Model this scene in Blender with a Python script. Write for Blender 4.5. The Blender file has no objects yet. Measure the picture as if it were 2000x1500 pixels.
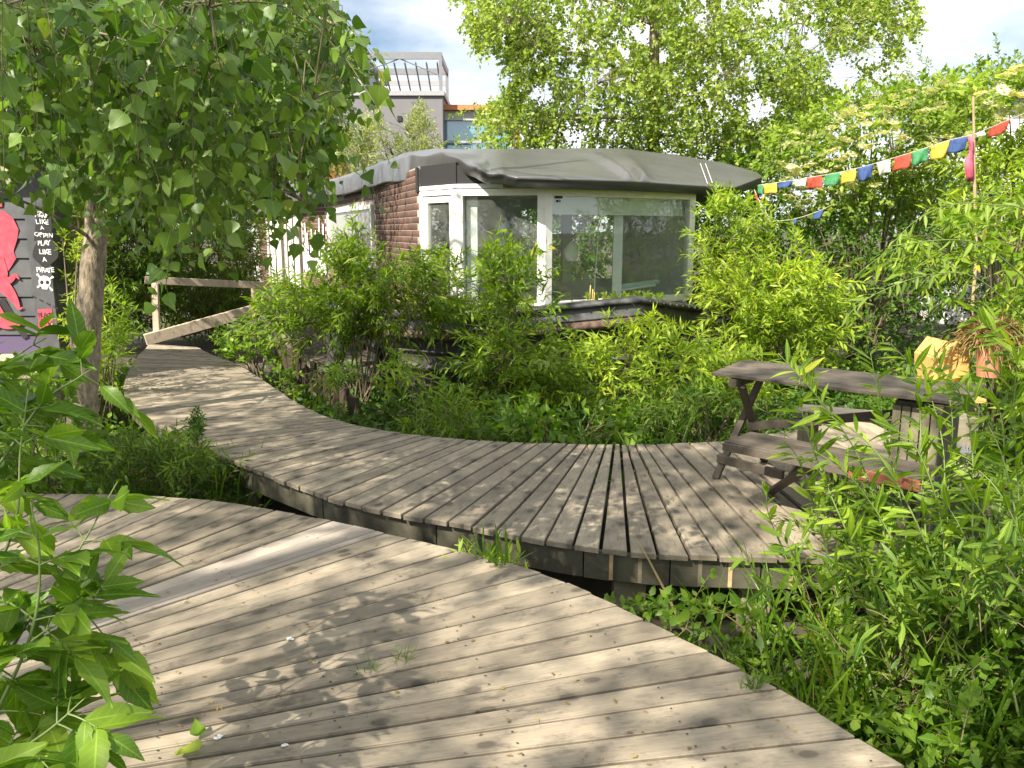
import bpy, math, random
import numpy as np
from mathutils import Matrix, Vector

R = math.radians
random.seed(7)
rng = np.random.default_rng(11)
scene = bpy.context.scene
COL = scene.collection

# ------------------------------------------------------------------ camera, sky, sun, exposure
F, H = 1600.0, 1.6
PITCH = math.atan(299 / 1600)
cam_d = bpy.data.cameras.new('camera')
cam_d.lens = 36 * F / 2000
cam_d.sensor_width = 36
cam_d.clip_start, cam_d.clip_end = 0.05, 2000
cam = bpy.data.objects.new('camera', cam_d)
COL.objects.link(cam)
cam.location = (0, 0, H)
cam.rotation_euler = (math.pi / 2 - PITCH, 0, 0)
scene.camera = cam

SUN_EL = R(45)
SUN_AZ = math.atan2(-0.73, -0.68)          # direction towards the sun: left of and behind the camera
TO_SUN = Vector((math.cos(SUN_EL) * math.cos(SUN_AZ), math.cos(SUN_EL) * math.sin(SUN_AZ), math.sin(SUN_EL)))
sun_d = bpy.data.lights.new('sun', 'SUN')
sun_d.energy = 5.0
sun_d.angle = R(0.53)
sun_d.color = (1.0, 0.915, 0.78)
sun = bpy.data.objects.new('sun', sun_d)
COL.objects.link(sun)
sun.rotation_euler = TO_SUN.to_track_quat('Z', 'Y').to_euler()

world = bpy.data.worlds.new('World')
scene.world = world
world.use_nodes = True
wt = world.node_tree
wt.nodes.clear()
w_out = wt.nodes.new('ShaderNodeOutputWorld')
w_bg = wt.nodes.new('ShaderNodeBackground')
w_sky = wt.nodes.new('ShaderNodeTexSky')
w_sky.sky_type = 'NISHITA'
w_sky.sun_disc = False
w_sky.sun_elevation = SUN_EL
w_sky.sun_rotation = math.atan2(TO_SUN.x, TO_SUN.y)
w_co = wt.nodes.new('ShaderNodeTexCoord')
w_map = wt.nodes.new('ShaderNodeMapping')
w_map.inputs['Scale'].default_value = (1.0, 1.0, 2.6)
w_map.inputs['Location'].default_value = (0.9, 3.1, 1.5)
w_no = wt.nodes.new('ShaderNodeTexNoise')
w_no.inputs['Scale'].default_value = 2.2
w_no.inputs['Detail'].default_value = 7
w_no.inputs['Roughness'].default_value = 0.52
w_ra = wt.nodes.new('ShaderNodeValToRGB')
w_ra.color_ramp.elements[0].position = 0.31
w_ra.color_ramp.elements[1].position = 0.50
w_mix = wt.nodes.new('ShaderNodeMixRGB')
w_mix.inputs['Color2'].default_value = (9.5, 9.7, 10.0, 1)
wt.links.new(w_co.outputs['Generated'], w_map.inputs['Vector'])
wt.links.new(w_map.outputs['Vector'], w_no.inputs['Vector'])
wt.links.new(w_no.outputs['Fac'], w_ra.inputs['Fac'])
wt.links.new(w_ra.outputs['Color'], w_mix.inputs['Fac'])
wt.links.new(w_sky.outputs['Color'], w_mix.inputs['Color1'])
wt.links.new(w_mix.outputs['Color'], w_bg.inputs['Color'])
w_bg.inputs['Strength'].default_value = 0.058
wt.links.new(w_bg.outputs['Background'], w_out.inputs['Surface'])

scene.view_settings.view_transform = 'Standard'
scene.view_settings.look = 'None'
scene.view_settings.gamma = 1.0
scene.view_settings.use_curve_mapping = False
scene.view_settings.exposure = 1.42
cy = scene.cycles
cy.max_bounces = 7
cy.diffuse_bounces = 2
cy.glossy_bounces = 3
cy.transmission_bounces = 5
cy.transparent_max_bounces = 8
cy.caustics_reflective = False
cy.caustics_refractive = False
cy.use_denoising = True

# ------------------------------------------------------------------ placing helpers
CP, SP = math.cos(PITCH), math.sin(PITCH)


def ray(px, py):
    x, v = (px - 1000) / F, -(py - 750) / F
    return np.array([x, CP + v * SP, -SP + v * CP])


def U(px, py, d):
    """the point of the place seen at that spot of the photograph, d metres ahead"""
    r = ray(px, py)
    return r * (d / r[1]) + np.array([0, 0, H])


def G(px, py, z=0.0):
    r = ray(px, py)
    return r * ((z - H) / r[2]) + np.array([0, 0, H])


def project(P):
    P = np.atleast_2d(P)
    q = P - np.array([0, 0, H])
    zc = q[:, 1] * CP - q[:, 2] * SP
    yc = q[:, 1] * SP + q[:, 2] * CP
    zc = np.where(zc < 0.05, 0.05, zc)
    return np.stack([1000 + F * q[:, 0] / zc, 750 - F * yc / zc, zc], 1)


def in_poly(pts, poly):
    x, y = pts[:, 0], pts[:, 1]
    poly = np.asarray(poly, float)
    inside = np.zeros(len(x), bool)
    j = len(poly) - 1
    for i in range(len(poly)):
        xi, yi = poly[i]
        xj, yj = poly[j]
        c = ((yi > y) != (yj > y)) & (x < (xj - xi) * (y - yi) / (yj - yi + 1e-12) + xi)
        inside ^= c
        j = i
    return inside


def norm(a):
    return a / (np.linalg.norm(a, axis=-1, keepdims=True) + 1e-9)


# ------------------------------------------------------------------ object helpers
def tag(o, label=None, cat=None, group=None, kind=None):
    if label:
        o['label'] = label
    if cat:
        o['category'] = cat
    if group:
        o['group'] = group
    if kind:
        o['kind'] = kind
    return o


def thing(name, label, cat, loc=(0, 0, 0), group=None, kind=None):
    o = bpy.data.objects.new(name, None)
    COL.objects.link(o)
    o.location = Vector([float(c) for c in loc])
    o.empty_display_size = 0.2
    return tag(o, label, cat, group, kind)


def adopt(o, parent):
    if parent is not None:
        o.parent = parent
        p, loc = parent, Vector((0, 0, 0))
        while p is not None:
            loc += p.location if p.type == 'EMPTY' else Vector((0, 0, 0))
            p = p.parent
        if o.parent.type == 'EMPTY':
            o.matrix_parent_inverse = Matrix.Translation(-loc)
    return o


def np_mesh(name, V, Fc, smooth=False):
    """V (n,3); Fc (m,k) faces that all have k corners, or a list of such arrays"""
    if not isinstance(Fc, list):
        Fc = [Fc]
    Fc = [np.asarray(f, np.int32) for f in Fc if len(f)]
    me = bpy.data.meshes.new(name)
    V = np.asarray(V, np.float32)
    me.vertices.add(len(V))
    me.vertices.foreach_set('co', V.ravel())
    tot = np.concatenate([np.full(len(f), f.shape[1], np.int32) for f in Fc])
    idx = np.concatenate([f.ravel() for f in Fc])
    me.loops.add(len(idx))
    me.loops.foreach_set('vertex_index', idx)
    me.polygons.add(len(tot))
    st = np.concatenate([[0], np.cumsum(tot)[:-1]]).astype(np.int32)
    me.polygons.foreach_set('loop_start', st)
    me.polygons.foreach_set('loop_total', tot)
    if smooth:
        me.polygons.foreach_set('use_smooth', np.ones(len(tot), bool))
    me.update(calc_edges=True)
    return me


def obj(name, me, mat, parent=None):
    o = bpy.data.objects.new(name, me)
    if mat is not None and not me.materials:
        me.materials.append(mat)
    COL.objects.link(o)
    return adopt(o, parent)


class MB:
    """collects shapes into one mesh"""

    def __init__(s):
        s.v, s.f, s.n = [], [], 0

    def add(s, V, Fc):
        V = np.asarray(V, float)
        s.v.append(V)
        for f in Fc:
            s.f.append([i + s.n for i in f])
        s.n += len(V)

    def hexa(s, c):
        """eight corners: bottom four then top four, both counter-clockwise"""
        s.add(c, [(3, 2, 1, 0), (4, 5, 6, 7), (0, 1, 5, 4), (1, 2, 6, 5), (2, 3, 7, 6), (3, 0, 4, 7)])

    def bar(s, a, b, w, h, up=(0, 0, 1)):
        """a square bar from a to b, w wide sideways and h along up"""
        a, b, up = np.array(a, float), np.array(b, float), np.array(up, float)
        t = norm(b - a)
        si = norm(np.cross(t, up))
        u = np.cross(si, t)
        q = [a - si * w / 2 - u * h / 2, b - si * w / 2 - u * h / 2, b + si * w / 2 - u * h / 2, a + si * w / 2 - u * h / 2]
        s.hexa([q[3], q[2], q[1], q[0]] + [k + u * h for k in (q[3], q[2], q[1], q[0])])

    def panel(s, p, q, z0, z1, th, off=0.0):
        """an upright slab over the plan segment p-q; th thick, off = shift along its outward normal (right-hand side of p to q)"""
        p, q = np.array(p[:2], float), np.array(q[:2], float)
        d = norm(q - p)
        n = np.array([d[1], -d[0]])
        a0, b0 = p + n * off, q + n * off
        a1, b1 = a0 - n * th, b0 - n * th
        z0a, z0b = (z0 if np.ndim(z0) else (z0, z0))
        z1a, z1b = (z1 if np.ndim(z1) else (z1, z1))
        s.hexa([(*a0, z0a), (*b0, z0b), (*b1, z0b), (*a1, z0a), (*a0, z1a), (*b0, z1b), (*b1, z1b), (*a1, z1a)])

    def tube(s, pts, rad, sides=8, cap=True):
        pts = np.array(pts, float)
        k = len(pts)
        rad = np.broadcast_to(np.asarray(rad, float), (k,))
        V, Fq = tube_arrays(pts[None], rad[None], sides)
        s.v.append(V)
        s.f += [[int(i) + s.n for i in f] for f in Fq]
        if cap:
            s.f.append([s.n + i for i in range(sides)][::-1])
            s.f.append([s.n + (k - 1) * sides + i for i in range(sides)])
        s.n += len(V)

    def prism(s, outline, t):
        """flat outline (n,3) thickened by the vector t"""
        o = np.array(outline, float)
        n = len(o)
        t = np.array(t, float)
        V = np.concatenate([o, o + t])
        Fc = [list(range(n))[::-1], [n + i for i in range(n)]] + [(i, (i + 1) % n, n + (i + 1) % n, n + i) for i in range(n)]
        s.add(V, Fc)

    def build(s, name, mat, parent=None, smooth=False, bevel=0.0):
        me = bpy.data.meshes.new(name)
        me.from_pydata(np.concatenate(s.v).tolist(), [], s.f)
        if smooth:
            me.polygons.foreach_set('use_smooth', np.ones(len(me.polygons), bool))
        me.update()
        o = obj(name, me, mat, parent)
        if bevel:
            m = o.modifiers.new('bevel', 'BEVEL')
            m.width = bevel
            m.segments = 2
            m.limit_method = 'ANGLE'
        return o


def tube_arrays(P, Rd, sides):
    """P (n,k,3) paths, Rd (n,k) radii -> vertices and quads of n tubes"""
    n, k, _ = P.shape
    T = np.empty_like(P)
    T[:, 1:-1] = P[:, 2:] - P[:, :-2]
    T[:, 0] = P[:, 1] - P[:, 0]
    T[:, -1] = P[:, -1] - P[:, -2]
    T = norm(T)
    ref = np.where(np.abs(T[:, :1, 2:3]) > 0.85, np.array([1.0, 0.17, 0]), np.array([0.0, 0.1, 1.0]))
    A = norm(np.cross(T, np.broadcast_to(ref, T.shape)))
    B = np.cross(T, A)
    ang = np.arange(sides) * 2 * math.pi / sides
    V = P[:, :, None] + Rd[:, :, None, None] * (A[:, :, None] * np.cos(ang)[:, None] + B[:, :, None] * np.sin(ang)[:, None])
    i = np.arange(n)[:, None, None] * k * sides
    j = np.arange(k - 1)[None, :, None] * sides
    a = np.arange(sides)[None, None, :]
    b = (a + 1) % sides
    Q = np.stack(np.broadcast_arrays(i + j + a, i + j + b, i + j + sides + b, i + j + sides + a), -1)
    return V.reshape(-1, 3), Q.reshape(-1, 4)


# ------------------------------------------------------------------ materials
def mat_new(name):
    m = bpy.data.materials.new(name)
    m.use_nodes = True
    t = m.node_tree
    return m, t, t.nodes['Principled BSDF'], t.nodes['Material Output']


def node(t, kind, **kw):
    n = t.nodes.new(kind)
    for k, v in kw.items():
        if k in n.inputs:
            n.inputs[k].default_value = v
        else:
            setattr(n, k, v)
    return n


def ramp(t, stops, src):
    r = node(t, 'ShaderNodeValToRGB')
    e = r.color_ramp.elements
    while len(e) < len(stops):
        e.new(0.5)
    for i, (p, c) in enumerate(stops):
        e[i].position = p
        e[i].color = (*c, 1) if len(c) == 3 else c
    t.links.new(src, r.inputs['Fac'])
    return r


def mixc(t, fac, a, b, mode='MIX'):
    m = node(t, 'ShaderNodeMixRGB', blend_type=mode)
    for s, v in (('Fac', fac), ('Color1', a), ('Color2', b)):
        if isinstance(v, (int, float)):
            m.inputs[s].default_value = v
        elif isinstance(v, tuple):
            m.inputs[s].default_value = (*v, 1)
        else:
            t.links.new(v, m.inputs[s])
    return m.outputs['Color']


def math_n(t, op, a, b=0.0):
    m = node(t, 'ShaderNodeMath', operation=op)
    for i, v in enumerate((a, b)):
        if isinstance(v, (int, float)):
            m.inputs[i].default_value = v
        else:
            t.links.new(v, m.inputs[i])
    return m.outputs[0]


def node_sep(t, src):
    n = node(t, 'ShaderNodeSeparateColor')
    t.links.new(src, n.inputs[0])
    return n.outputs[0]


def leaf_mat(name, dark, light, odd=None, trans=0.42, rough=0.5, tgain=1.2, veins=False):
    m, t, b, out = mat_new(name)
    geo = node(t, 'ShaderNodeNewGeometry')
    oi = node(t, 'ShaderNodeObjectInfo')
    s = math_n(t, 'FRACT', math_n(t, 'ADD', geo.outputs['Random Per Island'], oi.outputs['Random']))
    stops = [(0.0, dark), (0.5, tuple((x + y) / 2 for x, y in zip(dark, light))), (0.93, light)]
    if odd:
        stops += [(0.975, light), (1.0, odd)]
    r = ramp(t, stops, s)
    tc = node(t, 'ShaderNodeTexCoord')
    no = node(t, 'ShaderNodeTexNoise', Scale=1.3, Detail=2.0)
    t.links.new(geo.outputs['Position'], no.inputs['Vector'])
    r2 = ramp(t, [(0.3, (0.72, 0.78, 0.7)), (0.7, (1.2, 1.12, 1.0))], no.outputs['Fac'])
    col = mixc(t, 1.0, r.outputs['Color'], r2.outputs['Color'], 'MULTIPLY')
    if veins:
        sx = node(t, 'ShaderNodeSeparateXYZ')
        t.links.new(tc.outputs['Object'], sx.inputs[0])
        ax_ = math_n(t, 'ABSOLUTE', sx.outputs[0])
        rib = math_n(t, 'LESS_THAN', ax_, 0.012)
        sd = math_n(t, 'FRACT', math_n(t, 'MULTIPLY', math_n(t, 'SUBTRACT', sx.outputs[1], math_n(t, 'MULTIPLY', ax_, 0.9)), 8.0))
        sid = math_n(t, 'MULTIPLY', math_n(t, 'LESS_THAN', sd, 0.12), 0.45)
        vf = math_n(t, 'MULTIPLY', math_n(t, 'MAXIMUM', rib, sid), 0.36)
        col = mixc(t, vf, col, tuple(min(1, x * 1.9 + .03) for x in light))
    t.links.new(col, b.inputs['Base Color'])
    b.inputs['Roughness'].default_value = rough
    b.inputs['Specular IOR Level'].default_value = 0.35
    tr = node(t, 'ShaderNodeBsdfTranslucent')
    tcol = mixc(t, 1.0, col, (1.25 * tgain, 1.35 * tgain, 0.5 * tgain), 'MULTIPLY')
    t.links.new(tcol, tr.inputs['Color'])
    ms = node(t, 'ShaderNodeMixShader', Fac=trans)
    t.links.new(b.outputs[0], ms.inputs[1])
    t.links.new(tr.outputs[0], ms.inputs[2])
    t.links.new(ms.outputs[0], out.inputs['Surface'])
    return m


def wood_mat(name, dark, mid, light, stain=(0.06, 0.05, 0.04), rough=0.75, grain=1.0, vary=0.35, spread=True, blot=0.55):
    """weathered board: grain runs along the board's own x axis"""
    m, t, b, out = mat_new(name)
    tc = node(t, 'ShaderNodeTexCoord')
    oi = node(t, 'ShaderNodeObjectInfo')
    off = node(t, 'ShaderNodeVectorMath', operation='SCALE')
    off.inputs[0].default_value = (37.0, 23.0, 11.0)
    t.links.new(oi.outputs['Random'], off.inputs['Scale'])
    ad = node(t, 'ShaderNodeVectorMath', operation='ADD')
    t.links.new(tc.outputs['Object'], ad.inputs[0])
    t.links.new(off.outputs[0], ad.inputs[1])

    def mapped(sc):
        mp = node(t, 'ShaderNodeMapping')
        mp.inputs['Scale'].default_value = sc
        t.links.new(ad.outputs[0], mp.inputs['Vector'])
        return mp.outputs[0]
    # grain, warped a little by a slower noise
    slow = node(t, 'ShaderNodeTexNoise', Scale=2.2, Detail=2.0)
    t.links.new(mapped((1, 4, 1)), slow.inputs['Vector'])
    wa = node(t, 'ShaderNodeVectorMath', operation='SCALE', Scale=0.05)
    t.links.new(slow.outputs['Color'], wa.inputs[0])
    gsum = node(t, 'ShaderNodeVectorMath', operation='ADD')
    t.links.new(ad.outputs[0], gsum.inputs[0])
    t.links.new(wa.outputs[0], gsum.inputs[1])
    gm = node(t, 'ShaderNodeMapping')
    gm.inputs['Scale'].default_value = (7.0 * grain, 130 * grain, 70 * grain)
    t.links.new(gsum.outputs[0], gm.inputs['Vector'])
    gn = node(t, 'ShaderNodeTexNoise', Scale=1.0, Detail=5.0, Roughness=0.65)
    t.links.new(gm.outputs[0], gn.inputs['Vector'])
    bn = node(t, 'ShaderNodeTexNoise', Scale=1.0, Detail=6.0, Roughness=0.62)
    t.links.new(mapped((7.0, 11.0, 9.0)), bn.inputs['Vector'])
    base = ramp(t, [(0.25, tuple(x * .35 + y * .65 for x, y in zip(dark, mid))), (0.5, mid), (0.75, tuple(x * .5 + y * .5 for x, y in zip(light, mid)))], gn.outputs['Fac'])
    bl = ramp(t, [(0.30, (0.62, 0.63, 0.64)), (0.45, (0.94, 0.94, 0.94)), (0.58, (1.05, 1.04, 1.03)), (0.75, (1.30, 1.27, 1.22))], bn.outputs['Fac'])
    c = mixc(t, blot, base.outputs['Color'], mixc(t, 1.0, base.outputs['Color'], bl.outputs['Color'], 'MULTIPLY'))
    # knots: few, small, oval, with a paler ring round them
    kn = node(t, 'ShaderNodeTexVoronoi', Scale=1.0, voronoi_dimensions='2D')
    t.links.new(mapped((2.6, 4.6, 2.0)), kn.inputs['Vector'])
    ko = math_n(t, 'GREATER_THAN', node_sep(t, kn.outputs['Color']), 0.3)
    kr = ramp(t, [(0.0, (1, 1, 1)), (0.07, (0.95, 0.95, 0.95)), (0.10, (0.35, 0.35, 0.35)), (0.19, (0, 0, 0))], kn.outputs['Distance'])
    kk = math_n(t, 'MULTIPLY', math_n(t, 'MULTIPLY', kr.outputs['Color'], ko), 0.8)
    c = mixc(t, kk, c, stain)
    # dark weather cracks along the grain
    sn = node(t, 'ShaderNodeTexNoise', Scale=1.0, Detail=6.0, Roughness=0.7)
    t.links.new(mapped((4.5, 60, 9)), sn.inputs['Vector'])
    sr = ramp(t, [(0.63, (0, 0, 0)), (0.70, (1, 1, 1))], sn.outputs['Fac'])
    c = mixc(t, math_n(t, 'MULTIPLY', sr.outputs['Color'], 0.6), c, stain)
    # dirty patches
    pn = node(t, 'ShaderNodeTexNoise', Scale=1.0, Detail=8.0, Roughness=0.72)
    t.links.new(mapped((6.0, 14.0, 5)), pn.inputs['Vector'])
    pr_ = ramp(t, [(0.54, (0, 0, 0)), (0.68, (1, 1, 1))], pn.outputs['Fac'])
    c = mixc(t, math_n(t, 'MULTIPLY', pr_.outputs['Color'], 0.7), c, stain)
    v = math_n(t, 'ADD', math_n(t, 'MULTIPLY', oi.outputs['Random'], vary), 1 - vary / 2)
    vv = node(t, 'ShaderNodeCombineColor')
    for i in range(3):
        t.links.new(v, vv.inputs[i])
    c = mixc(t, 1.0, c, vv.outputs[0], 'MULTIPLY')
    t.links.new(c, b.inputs['Base Color'])
    b.inputs['Roughness'].default_value = rough
    b.inputs['Specular IOR Level'].default_value = 0.3
    bp = node(t, 'ShaderNodeBump', Strength=0.3, Distance=0.003)
    hh = mixc(t, 0.35, gn.outputs['Fac'], sn.outputs['Fac'])
    t.links.new(hh, bp.inputs['Height'])
    t.links.new(bp.outputs[0], b.inputs['Normal'])
    return m


def plain_mat(name, col, rough=0.6, metal=0.0, noise=0.0, nscale=8.0, col2=None, bump=0.0, spec=0.5):
    m, t, b, out = mat_new(name)
    b.inputs['Roughness'].default_value = rough
    b.inputs['Metallic'].default_value = metal
    b.inputs['Specular IOR Level'].default_value = spec
    geo = node(t, 'ShaderNodeNewGeometry')
    no = node(t, 'ShaderNodeTexNoise', Scale=nscale, Detail=6.0, Roughness=0.6)
    t.links.new(geo.outputs['Position'], no.inputs['Vector'])
    c2 = col2 or tuple(x * (1 - noise) for x in col)
    r = ramp(t, [(0.35, c2), (0.65, col)], no.outputs['Fac'])
    t.links.new(r.outputs['Color'], b.inputs['Base Color'])
    if bump:
        bp = node(t, 'ShaderNodeBump', Strength=bump, Distance=0.01)
        t.links.new(no.outputs['Fac'], bp.inputs['Height'])
        t.links.new(bp.outputs[0], b.inputs['Normal'])
    return m


def glass_mat(name, tint=(0.93, 0.96, 0.94), refl=0.07):
    m, t, b, out = mat_new(name)
    t.nodes.remove(b)
    tr = node(t, 'ShaderNodeBsdfTransparent', Color=(*tint, 1))
    gl = node(t, 'ShaderNodeBsdfGlossy', Roughness=0.02)
    geo = node(t, 'ShaderNodeNewGeometry')
    dt = node(t, 'ShaderNodeVectorMath', operation='DOT_PRODUCT')
    t.links.new(geo.outputs['Normal'], dt.inputs[0])
    t.links.new(geo.outputs['Incoming'], dt.inputs[1])
    fc = math_n(t, 'POWER', math_n(t, 'SUBTRACT', 1.0, math_n(t, 'ABSOLUTE', dt.outputs['Value'])), 5.0)
    ad = math_n(t, 'ADD', math_n(t, 'MULTIPLY', fc, 0.9), refl)
    no = node(t, 'ShaderNodeTexNoise', Scale=3.0, Detail=3.0)
    t.links.new(geo.outputs['Position'], no.inputs['Vector'])
    di = node(t, 'ShaderNodeBsdfDiffuse', Color=(0.6, 0.62, 0.58, 1))
    ms = node(t, 'ShaderNodeMixShader')
    t.links.new(ad, ms.inputs[0])
    t.links.new(tr.outputs[0], ms.inputs[1])
    t.links.new(gl.outputs[0], ms.inputs[2])
    dust = math_n(t, 'MULTIPLY', no.outputs['Fac'], 0.10)
    m2 = node(t, 'ShaderNodeMixShader')
    t.links.new(dust, m2.inputs[0])
    t.links.new(ms.outputs[0], m2.inputs[1])
    t.links.new(di.outputs[0], m2.inputs[2])
    t.links.new(m2.outputs[0], out.inputs['Surface'])
    return m


M = {}
M['deck'] = wood_mat('weathered_deck_wood', (0.105, 0.088, 0.064), (0.235, 0.20, 0.148), (0.34, 0.292, 0.22), blot=1.0, vary=0.5)
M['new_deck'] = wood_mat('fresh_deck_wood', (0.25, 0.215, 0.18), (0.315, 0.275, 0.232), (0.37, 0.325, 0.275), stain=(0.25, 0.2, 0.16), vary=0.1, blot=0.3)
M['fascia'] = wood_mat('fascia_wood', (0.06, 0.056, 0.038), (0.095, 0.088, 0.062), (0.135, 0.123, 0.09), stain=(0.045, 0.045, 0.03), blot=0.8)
M['barrier'] = wood_mat('rotten_brown_board', (0.03, 0.022, 0.015), (0.055, 0.04, 0.027), (0.08, 0.06, 0.04), stain=(0.02, 0.015, 0.01))
M['spacer'] = plain_mat('fresh_cut_timber', (0.55, 0.38, 0.20), 0.8, noise=0.3, nscale=20)
M['dark_wood'] = wood_mat('dark_table_wood', (0.04, 0.032, 0.025), (0.088, 0.073, 0.056), (0.15, 0.128, 0.10), vary=0.3)
M['grey_board'] = wood_mat('grey_green_board', (0.15, 0.13, 0.09), (0.21, 0.185, 0.13), (0.28, 0.25, 0.185), vary=0.3)
M['red_wood'] = wood_mat('worn_red_wood', (0.16, 0.06, 0.04), (0.26, 0.09, 0.055), (0.34, 0.15, 0.10), stain=(0.08, 0.05, 0.04))
M['rail_wood'] = wood_mat('pale_rail_wood', (0.33, 0.26, 0.19), (0.45, 0.37, 0.28), (0.55, 0.47, 0.37), vary=0.1)
M['beam'] = wood_mat('warm_fascia_beam', (0.25, 0.15, 0.07), (0.38, 0.24, 0.12), (0.46, 0.30, 0.16), vary=0.1)
M['ochre'] = plain_mat('ochre_plywood', (0.60, 0.37, 0.11), 0.65, noise=0.15, nscale=12)
M['terracotta'] = plain_mat('terracotta', (0.42, 0.19, 0.10), 0.8, noise=0.3)
M['soil'] = plain_mat('soil', (0.075, 0.06, 0.04), 0.95, col2=(0.025, 0.024, 0.014), nscale=3.0, bump=0.6)
M['bark'] = None
M['white'] = plain_mat('aged_white_paint', (0.80, 0.78, 0.73), 0.5, noise=0.14, nscale=6)
M['cream'] = plain_mat('weathered_cream_frame', (0.62, 0.59, 0.50), 0.6, noise=0.22, nscale=9)
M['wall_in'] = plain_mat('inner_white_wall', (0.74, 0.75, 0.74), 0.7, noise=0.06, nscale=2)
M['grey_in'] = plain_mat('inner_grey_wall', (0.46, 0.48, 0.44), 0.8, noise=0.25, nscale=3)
M['glass'] = glass_mat('window_glass')
M['brick'] = None
M['mortar'] = plain_mat('pale_mortar', (0.42, 0.38, 0.34), 0.9, noise=0.3, nscale=20)
M['steel_black'] = plain_mat('worn_black_hull_paint', (0.085, 0.085, 0.085), 0.42, col2=(0.025, 0.025, 0.025), nscale=5, bump=0.1)
M['hull_grey'] = plain_mat('faded_grey_hull', (0.10, 0.095, 0.088), 0.7, col2=(0.05, 0.047, 0.044), nscale=4)
M['rust'] = plain_mat('flaking_rust', (0.22, 0.14, 0.10), 0.85, col2=(0.05, 0.042, 0.04), nscale=11, bump=0.8)
M['rubber'] = plain_mat('tyre_rubber', (0.035, 0.035, 0.035), 0.8, noise=0.4)
M['shed'] = plain_mat('charcoal_painted_board', (0.085, 0.088, 0.095), 0.55, col2=(0.05, 0.052, 0.058), nscale=5)
M['shed_dark'] = plain_mat('dark_part_and_void_shade', (0.015, 0.015, 0.016), 0.8)  # dark roof, screws and mural streak; also the gable void's painted shade
M['purple'] = plain_mat('purple_spray_paint', (0.075, 0.04, 0.13), 0.6, col2=(0.06, 0.05, 0.09), nscale=6)
M['pink'] = plain_mat('pink_spray_paint', (0.58, 0.075, 0.11), 0.55, col2=(0.42, 0.04, 0.07), nscale=14)
M['black_paint'] = plain_mat('black_spray_paint', (0.012, 0.012, 0.013), 0.6)
M['white_paint'] = plain_mat('white_brush_paint', (0.75, 0.75, 0.74), 0.6, noise=0.25, nscale=40)
M['stone'] = plain_mat('pale_stone_slab', (0.46, 0.38, 0.27), 0.85, noise=0.35, nscale=9, bump=0.3)
M['render'] = plain_mat('grey_render', (0.165, 0.162, 0.17), 0.9, noise=0.08, nscale=1)
M['coping'] = plain_mat('pale_coping', (0.30, 0.305, 0.32), 0.7, noise=0.1)
M['steel'] = plain_mat('galvanised_steel', (0.20, 0.21, 0.225), 0.5, metal=0.2, noise=0.15)
M['grey_steel'] = plain_mat('dark_grey_steel', (0.10, 0.10, 0.11), 0.5, noise=0.1)
M['orange'] = plain_mat('orange_cladding', (0.50, 0.19, 0.07), 0.7, noise=0.2, nscale=4)
M['cloud_white'] = plain_mat('white_cladding', (0.78, 0.77, 0.74), 0.7, noise=0.08)
M['bamboo'] = plain_mat('bamboo', (0.62, 0.47, 0.16), 0.5, noise=0.2)
M['aqua'] = plain_mat('pale_blue_lacquer', (0.42, 0.56, 0.55), 0.35, noise=0.1)
M['cable'] = plain_mat('white_cable', (0.75, 0.75, 0.72), 0.5)
M['cord'] = plain_mat('flag_cord', (0.55, 0.5, 0.42), 0.8)
M['pole'] = plain_mat('pole_wood', (0.42, 0.30, 0.17), 0.7, noise=0.3)
M['pinkcloth'] = plain_mat('pink_cloth', (0.55, 0.10, 0.16), 0.8, noise=0.2)


def far_glass():
    m, t, b, out = mat_new('far_blue_glass')
    b.inputs['Base Color'].default_value = (0.10, 0.26, 0.36, 1)
    b.inputs['Roughness'].default_value = 0.06
    b.inputs['Metallic'].default_value = 0.0
    b.inputs['Specular IOR Level'].default_value = 1.0
    b.inputs['Coat Weight'].default_value = 1.0
    b.inputs['Coat IOR'].default_value = 2.2
    return m


M['blueglass'] = far_glass()


def bark_mat(name, dark, light):
    m, t, b, out = mat_new(name)
    geo = node(t, 'ShaderNodeNewGeometry')
    mp = node(t, 'ShaderNodeMapping')
    mp.inputs['Scale'].default_value = (34, 34, 13)
    t.links.new(geo.outputs['Position'], mp.inputs['Vector'])
    n1 = node(t, 'ShaderNodeTexNoise', Scale=1.0, Detail=7.0, Roughness=0.65)
    t.links.new(mp.outputs[0], n1.inputs['Vector'])
    r = ramp(t, [(0.34, dark), (0.52, light), (0.68, tuple(min(1, x * 1.4) for x in light))], n1.outputs['Fac'])
    vo = node(t, 'ShaderNodeTexVoronoi', Scale=1.0)
    mp2 = node(t, 'ShaderNodeMapping')
    mp2.inputs['Scale'].default_value = (13, 13, 16)
    t.links.new(geo.outputs['Position'], mp2.inputs['Vector'])
    t.links.new(mp2.outputs[0], vo.inputs['Vector'])
    vr = ramp(t, [(0.0, (1, 1, 1)), (0.13, (0, 0, 0))], vo.outputs['Distance'])
    c = mixc(t, math_n(t, 'MULTIPLY', vr.outputs['Color'], 0.7), r.outputs['Color'], tuple(x * 0.5 for x in dark))
    t.links.new(c, b.inputs['Base Color'])
    b.inputs['Roughness'].default_value = 0.85
    bp = node(t, 'ShaderNodeBump', Strength=1.0, Distance=0.02)
    t.links.new(n1.outputs['Fac'], bp.inputs['Height'])
    t.links.new(bp.outputs[0], b.inputs['Normal'])
    return m


M['bark'] = bark_mat('poplar_bark', (0.12, 0.095, 0.065), (0.29, 0.235, 0.165))
M['twig'] = plain_mat('green_brown_twig', (0.16, 0.14, 0.06), 0.7, noise=0.4)
M['stem'] = plain_mat('grey_brown_stem', (0.17, 0.13, 0.085), 0.8, noise=0.4)
M['greenstem'] = plain_mat('green_stem', (0.14, 0.20, 0.05), 0.6, noise=0.2)


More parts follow.
